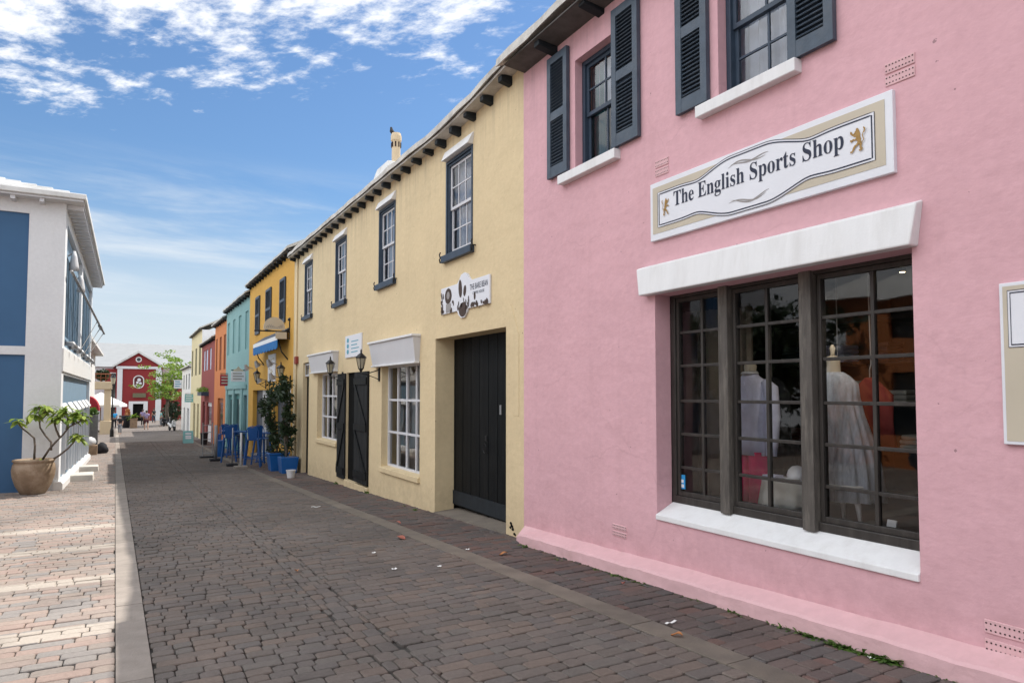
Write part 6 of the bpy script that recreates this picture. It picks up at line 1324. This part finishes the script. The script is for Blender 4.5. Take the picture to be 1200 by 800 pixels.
# ------------------------------------------------------------------ bar furniture outside the golden and teal houses
def stool(x, y, rot, label, proto=[None]):
    if proto[0]:
        o = dup(proto[0], (x, y, gz(y)), rot, label); return o
    t_ = thing('bar_stool', (0, 0, 0), label, 'bar stool', 'blue metal bar stools outside the golden house')
    b = MB(); b.hexa([(-.17, -.17, .74), (.17, -.17, .74), (.17, .17, .74), (-.17, .17, .74), (-.18, -.18, .765), (.18, -.18, .765), (.18, .18, .765), (-.18, .18, .765)]); b.build('seat', 'blueplastic', t_, bev=.012)
    for sx_, sy in ((1, 1), (1, -1), (-1, 1), (-1, -1)): b = MB(); b.tube([(sx_ * .15, sy * .15, .74), (sx_ * .22, sy * .22, 0)], [.032, .022], 6); b.build('leg', 'blueplastic', t_)
    b = MB(); q = .195
    for p0, p1 in (((-q, -q), (q, -q)), ((q, -q), (q, q)), ((q, q), (-q, q)), ((-q, q), (-q, -q))): b.bar((*p0, .25), (*p1, .25), .02)
    b.build('foot_rail', 'blueplastic', t_)
    b = MB(); b.tube([(-.16, .16, .75), (-.17, .19, 1.0), (-.12, .20, 1.10), (0, .205, 1.13), (.12, .20, 1.10), (.17, .19, 1.0), (.16, .16, .75)], .015, 6); b.hexa([(-.11, .165, .76), (.11, .165, .76), (.11, .175, .76), (-.11, .175, .76), (-.13, .198, 1.10), (.13, .198, 1.10), (.13, .208, 1.10), (-.13, .208, 1.10)]); b.build('backrest', 'blueplastic', t_)
    proto[0] = t_; t_.location = (x, y, gz(y)); t_.rotation_euler = (0, 0, rot); t_.scale = (1.15, 1.15, 1.18); return t_
for (u, v, rot, lab) in ((296, 547, 2.9, 'blue metal bar stool standing nearest, right of the post with a concrete foot'), (307, 544, .4, 'blue metal bar stool between the nearest one and the potted bush'), (311, 540, 1.6, 'blue metal bar stool against the golden wall under the tables'), (268, 541, 3.0, 'blue metal bar stool beside the grey ladder frame'), (276, 536, .3, 'blue metal bar stool in front of the teal doors'), (262, 532, 3.2, 'blue metal bar stool furthest down the street'), (284, 532, 1.2, 'blue metal bar stool against the wall by the teal house')):
    gx, gy = at_ground(u, v); stool(gx, gy, rot, lab)
def htable(x, y, label, proto=[None]):
    if proto[0]: return dup(proto[0], (x, y, gz(y)), .1, label)
    t_ = thing('high_table', (0, 0, 0), label, 'high table', 'blue high tables'); b = MB(); b.box(-.34, .34, -.34, .34, 1.03, 1.065); b.build('tabletop', 'blueplastic', t_, bev=.008)
    b = MB(); b.tube([(0, 0, .03), (0, 0, 1.03)], .035, 8); b.build('leg', 'blueplastic', t_); b = MB(); b.bar((-.3, 0, .02), (.3, 0, .02), .06, .04); b.bar((0, -.3, .02), (0, .3, .02), .06, .04); b.build('base', 'blueplastic', t_); proto[0] = t_; t_.location = (x, y, gz(y)); return t_
for (u, v, lab) in ((309, 541, 'blue square high table beside the potted bush'), (283, 536, 'blue square high table in front of the teal house'), (270, 533, 'blue square high table nearest the grey ladder frame')):
    gx, gy = at_ground(u, v); htable(gx, gy, lab)
def post(u, v, vt, name, label, r, m_, base_r, base_m):
    gx, gy = at_ground(u, v); zt = onY(u, vt, gy)[1]; t_ = thing(name, (gx, gy, gz(gy)), label, 'post', 'barrier posts at the edge of the bar terrace')
    b = MB(); b.tube([(gx, gy, gz(gy) + .02), (gx, gy, zt)], r, 10); b.build('pole', m_, t_, smooth=True); b = MB(); b.box(gx - base_r, gx + base_r, gy - base_r, gy + base_r, gz(gy) - .01, gz(gy) + .09); b.build('base', base_m, t_, bev=.015)
post(282, 549, 507, 'barrier_post', 'white post on a grey concrete foot, nearest the camera', .035, 'pole_white', .19, 'stone')
post(272, 546, 501, 'barrier_post', 'thin dark grey post between the white one and the stools', .022, 'steel', .17, 'cloth_black')
post(252.5, 540, 498, 'barrier_post', 'thick pale grey post beside the ladder frame', .06, 'steel', .20, 'cloth_black')
gx, gy = at_ground(243, 536); t_ = thing('ladder_frame', (gx, gy, gz(gy)), 'pale metal ladder shaped frame standing at the terrace end', 'frame')
b = MB(); zt = onY(243, 495, gy)[1]
for sx_ in (-.18, .18): b.tube([(gx + sx_, gy, gz(gy)), (gx + sx_, gy + .1, zt)], .018, 6)
for k in range(5): zz = gz(gy) + (zt - gz(gy)) * (.12 + .2 * k); b.tube([(gx - .18, gy + .02 * k, zz), (gx + .18, gy + .02 * k, zz)], .014, 6)
b.build('rungs', 'steel', t_); b = MB(); b.box(gx - .28, gx + .28, gy - .2, gy + .25, gz(gy) - .01, gz(gy) + .06); b.build('base', 'cloth_black', t_)
for (u, v, wpx, lab, m_) in ((258.5, 535, .17, 'bright blue bin behind the thick grey post', 'bluepot'), (239, 521, .20, 'black bin in front of the dark red house', 'cloth_black')):
    gx, gy = at_ground(u, v); b = MB(); b.lathe((gx, gy, gz(gy)), [(wpx * .8, 0), (wpx, .62), (wpx * 1.1, .63), (wpx * 1.1, .68), (wpx * .9, .68)], 16); o = b.build('bin', m_, smooth=False); tag(o, lab, 'bin')
# turquoise sandwich board
gx, gy = at_ground(222, 519); t_ = thing('sandwich_board', (gx, gy, gz(gy)), 'turquoise sandwich board standing on the pavement by the cream house', 'sign')
x0, z1 = onY(215, 505, gy); x1, _ = onY(227, 505, gy)
b = MB(); b.hexa([(x0, gy, gz(gy)), (x1, gy, gz(gy)), (x1, gy + .04, gz(gy)), (x0, gy + .04, gz(gy)), (x0, gy + .25, z1), (x1, gy + .25, z1), (x1, gy + .29, z1), (x0, gy + .29, z1)]); b.build('panel', 'turq', t_, bev=.005); b = MB(); b.hexa([(x0, gy + .55, gz(gy)), (x1, gy + .55, gz(gy)), (x1, gy + .59, gz(gy)), (x0, gy + .59, gz(gy)), (x0, gy + .295, z1), (x1, gy + .295, z1), (x1, gy + .335, z1), (x0, gy + .335, z1)]); b.build('back_panel', 'turq', t_)
b = MB()
for q in (.35, .5, .72): zz = gz(gy) + (z1 - gz(gy)) * q; yy = gy + .25 * q - .006; b.quad((x0 + .12, yy, zz), (x1 - .12, yy, zz), (x1 - .12, yy + .025, zz + .09), (x0 + .12, yy + .025, zz + .09))
b.build('lettering', 'signwhite', t_, recalc=False)
# blue tubs and bushes
gx, gy = at_ground(322, 551); gx = 4.02
t_ = thing('plant_tub', (gx, gy, gz(gy)), 'square bright blue tub left of the white bucket', 'tub'); b = MB(); z = gz(gy); b.hexa([(gx - .22, gy - .25, z), (gx + .22, gy - .25, z), (gx + .22, gy + .25, z), (gx - .22, gy + .25, z), (gx - .28, gy - .32, z + .50), (gx + .28, gy - .32, z + .50), (gx + .28, gy + .32, z + .50), (gx - .28, gy + .32, z + .50)]); b.box(gx - .31, gx + .31, gy - .35, gy + .35, z + .502, z + .55); b.build('tub', 'bluepot', t_, bev=.015); b = MB(); b.box(gx - .25, gx + .25, gy - .3, gy + .3, z + .551, z + .56); b.build('soil', 'soil', t_)
g2y = onX(337, 550, 4.1)[0]; z2 = gz(g2y)
t2 = thing('plant_tub', (4.1, g2y, z2), 'square bright blue tub behind the white bucket beside the yellow house', 'tub'); b = MB(); b.hexa([(3.90, g2y - .25, z2), (4.3, g2y - .25, z2), (4.3, g2y + .25, z2), (3.90, g2y + .25, z2), (3.86, g2y - .3, z2 + .46), (4.36, g2y - .3, z2 + .46), (4.36, g2y + .3, z2 + .46), (3.86, g2y + .3, z2 + .46)]); b.build('tub', 'bluepot', t2, bev=.015)
for (cx, cy, z0, pts, lab, sd) in ((gx, gy, z + .56, [(321, 520), (320, 507), (318, 495), (316, 480), (319, 468), (315, 487), (322, 515), (310, 475), (320, 458)], 'loose dark bush growing in the left blue tub', 61), (4.05, g2y, z2 + .46, [(337, 525), (334, 505), (336, 490), (338, 470), (333, 455), (338, 512), (332, 498), (340, 482), (330, 450), (329, 465), (334, 440 + 20)], 'taller dark bush growing in the right blue tub', 62)):
    rr = random.Random(sd); t_ = thing('potted_bush', (cx, cy, z0), lab, 'bush'); b = MB(); st_ = MB(); top = None
    for (u, v) in pts:
        xx, zz = onY(u, v, cy); xx = min(xx, 4.28); [foliage(b, (xx + rr.uniform(-.10, .12), cy + rr.uniform(-.28, .28), zz + rr.uniform(-.22, .22)), (.11, .16, .15), 26, .10, rr, shell=.1, long=1.6) for _q in range(5)]; st_.tube([(cx, cy, z0 - .02), ((cx + xx) / 2, cy, (z0 + zz) / 2), (xx, cy, zz)], [.018, .012, .006], 5)
    b.build('leaves', 'leaf_dark', t_, recalc=False); st_.build('stem', 'bark', t_)
wy = onX(340, 551, 3.86)[0]; b = MB(); b.lathe((3.82, wy - .3, gz(wy)), [(.09, 0), (.12, .20), (.13, .20), (.13, .22), (.11, .22), (.09, .05)], 18); o = b.build('bucket', 'pole_white', smooth=False); tag(o, 'small white bucket at the foot of the blue tubs', 'bucket')

# ------------------------------------------------------------------ litter and weeds
rr = random.Random(77)
def leafbit(u, v, L, m_, label, name='dead_leaf', cat='leaf'):
    gx, gy = at_ground(u, v); z = gz(gy) + .009; a = rr.uniform(0, 6.28); pts = []; n = 7
    for k in range(n):
        q = k / (n - 1); w = L * .30 * math.sin(math.pi * (q * .92 + .04)); c = (q - .5) * L; h = .012 * math.sin(q * 5) + .006
        for s in (-1, 0, 1): pts.append((gx + c * math.cos(a) - s * w * math.sin(a), gy + c * math.sin(a) + s * w * math.cos(a), z + h + abs(s) * .010))
    b = MB(); b.add(pts, [(3 * i + j, 3 * i + j + 1, 3 * i + 4 + j, 3 * i + 3 + j) for i in range(n - 1) for j in (0, 1)]); o = b.build(name, m_, smooth=True); tag(o, label, cat); return o
leafbit(470, 631, .16, 'leaf_pink', 'pinkish dead leaf lying on the road near the kerb opposite the black door')
leafbit(793, 746, .085, 'leaf_dry', 'ochre dead leaf lying on the buff kerb strip')
leafbit(348, 670, .08, 'leaf_dry', 'small brown dead leaf in the middle of the road')
leafbit(467, 613, .09, 'leaf_pink', 'small pink dead leaf on the buff strip near the yellow house')
leafbit(730, 685, .07, 'leaf_pink', 'reddish dead leaf on the red pavers below the pink plinth')
leafbit(590, 650, .10, 'leaf_dry', 'tan dead leaf near the corner of the yellow and pink houses')
leafbit(950, 740, .06, 'leaf_dry', 'brown dead leaf among the weeds by the pink plinth')
def scrap(u, v, L, w, label):
    gx, gy = at_ground(u, v); z = gz(gy) + .009; a = rr.uniform(-.5, .5); b = MB(); n = 5; pts = []
    for k in range(n):
        q = (k / (n - 1) - .5) * L
        for s in (-1, 1): pts.append((gx + q * math.cos(a) - s * w * math.sin(a), gy + q * math.sin(a) + s * w * math.cos(a), z + .006 * math.sin(k * 2)))
    b.add(pts, [(2 * i, 2 * i + 1, 2 * i + 3, 2 * i + 2) for i in range(n - 1)]); o = b.build('paper_scrap', 'paper'); tag(o, label, 'litter')
scrap(786, 730, .11, .012, 'white paper strip lying beside the ochre leaf'); scrap(370, 594, .16, .03, 'white scrap furthest up the road near the yellow house'); scrap(462, 667, .05, .02, 'small white scrap in the road right of the middle'); scrap(548, 644, .04, .016, 'tiny white scrap on the buff strip near the pink corner'); scrap(515, 664, .035, .016, 'tiny white scrap in the road below the buff strip'); scrap(1022, 771, .05, .018, 'white scrap among the weeds by the pink plinth'); scrap(438, 648, .04, .015, 'small pale scrap on the road left of the pink leaf')
b = MB()
spots = [(732, 674, 22, .06), (742, 678, 16, .05), (765, 684, 8, .05), (655, 655, 7, .05), (618, 640, 8, .07), (870, 716, 9, .05), (930, 735, 12, .06), (958, 745, 26, .08), (985, 755, 36, .07), (1002, 760, 40, .07), (1045, 772, 30, .10), (1030, 769, 16, .06), (820, 703, 7, .04), (436, 577, 26, .10), (488, 597, 14, .06), (402, 566, 12, .10), (476, 593, 8, .05), (700, 667, 6, .04)]
for (u, v, n, s) in spots:
    gx, gy = at_ground(u, v); gx = min(gx, 4.235 if gy < YC else 4.42)
    for k in range(n * 2):
        a = rr.uniform(0, 6.28); blade_leaf(b, Vector((gx - abs(rr.gauss(0, .02)), gy + rr.gauss(0, .05), gz(gy) - .005)), Vector((-abs(math.cos(a)) * .8 - .1, math.sin(a), rr.uniform(.3, 1.8))), s * rr.uniform(.5, 1.2), s * .16, rr.uniform(.2, .9))
y = 7.4
while y > 1.5:                                     # thin line of moss and grit in the joint
    y -= rr.uniform(.01, .06)
    for k in range(2): blade_leaf(b, Vector((4.232, y, gz(y) - .006)), Vector((-rr.random(), rr.uniform(-1, 1), rr.uniform(.2, 1))), rr.uniform(.012, .03), .006, .3)
o = b.build('weeds', 'leaf_weed', recalc=False); tag(o, 'small green weeds growing in the joint along the foot of the walls', 'weeds', kind='stuff')
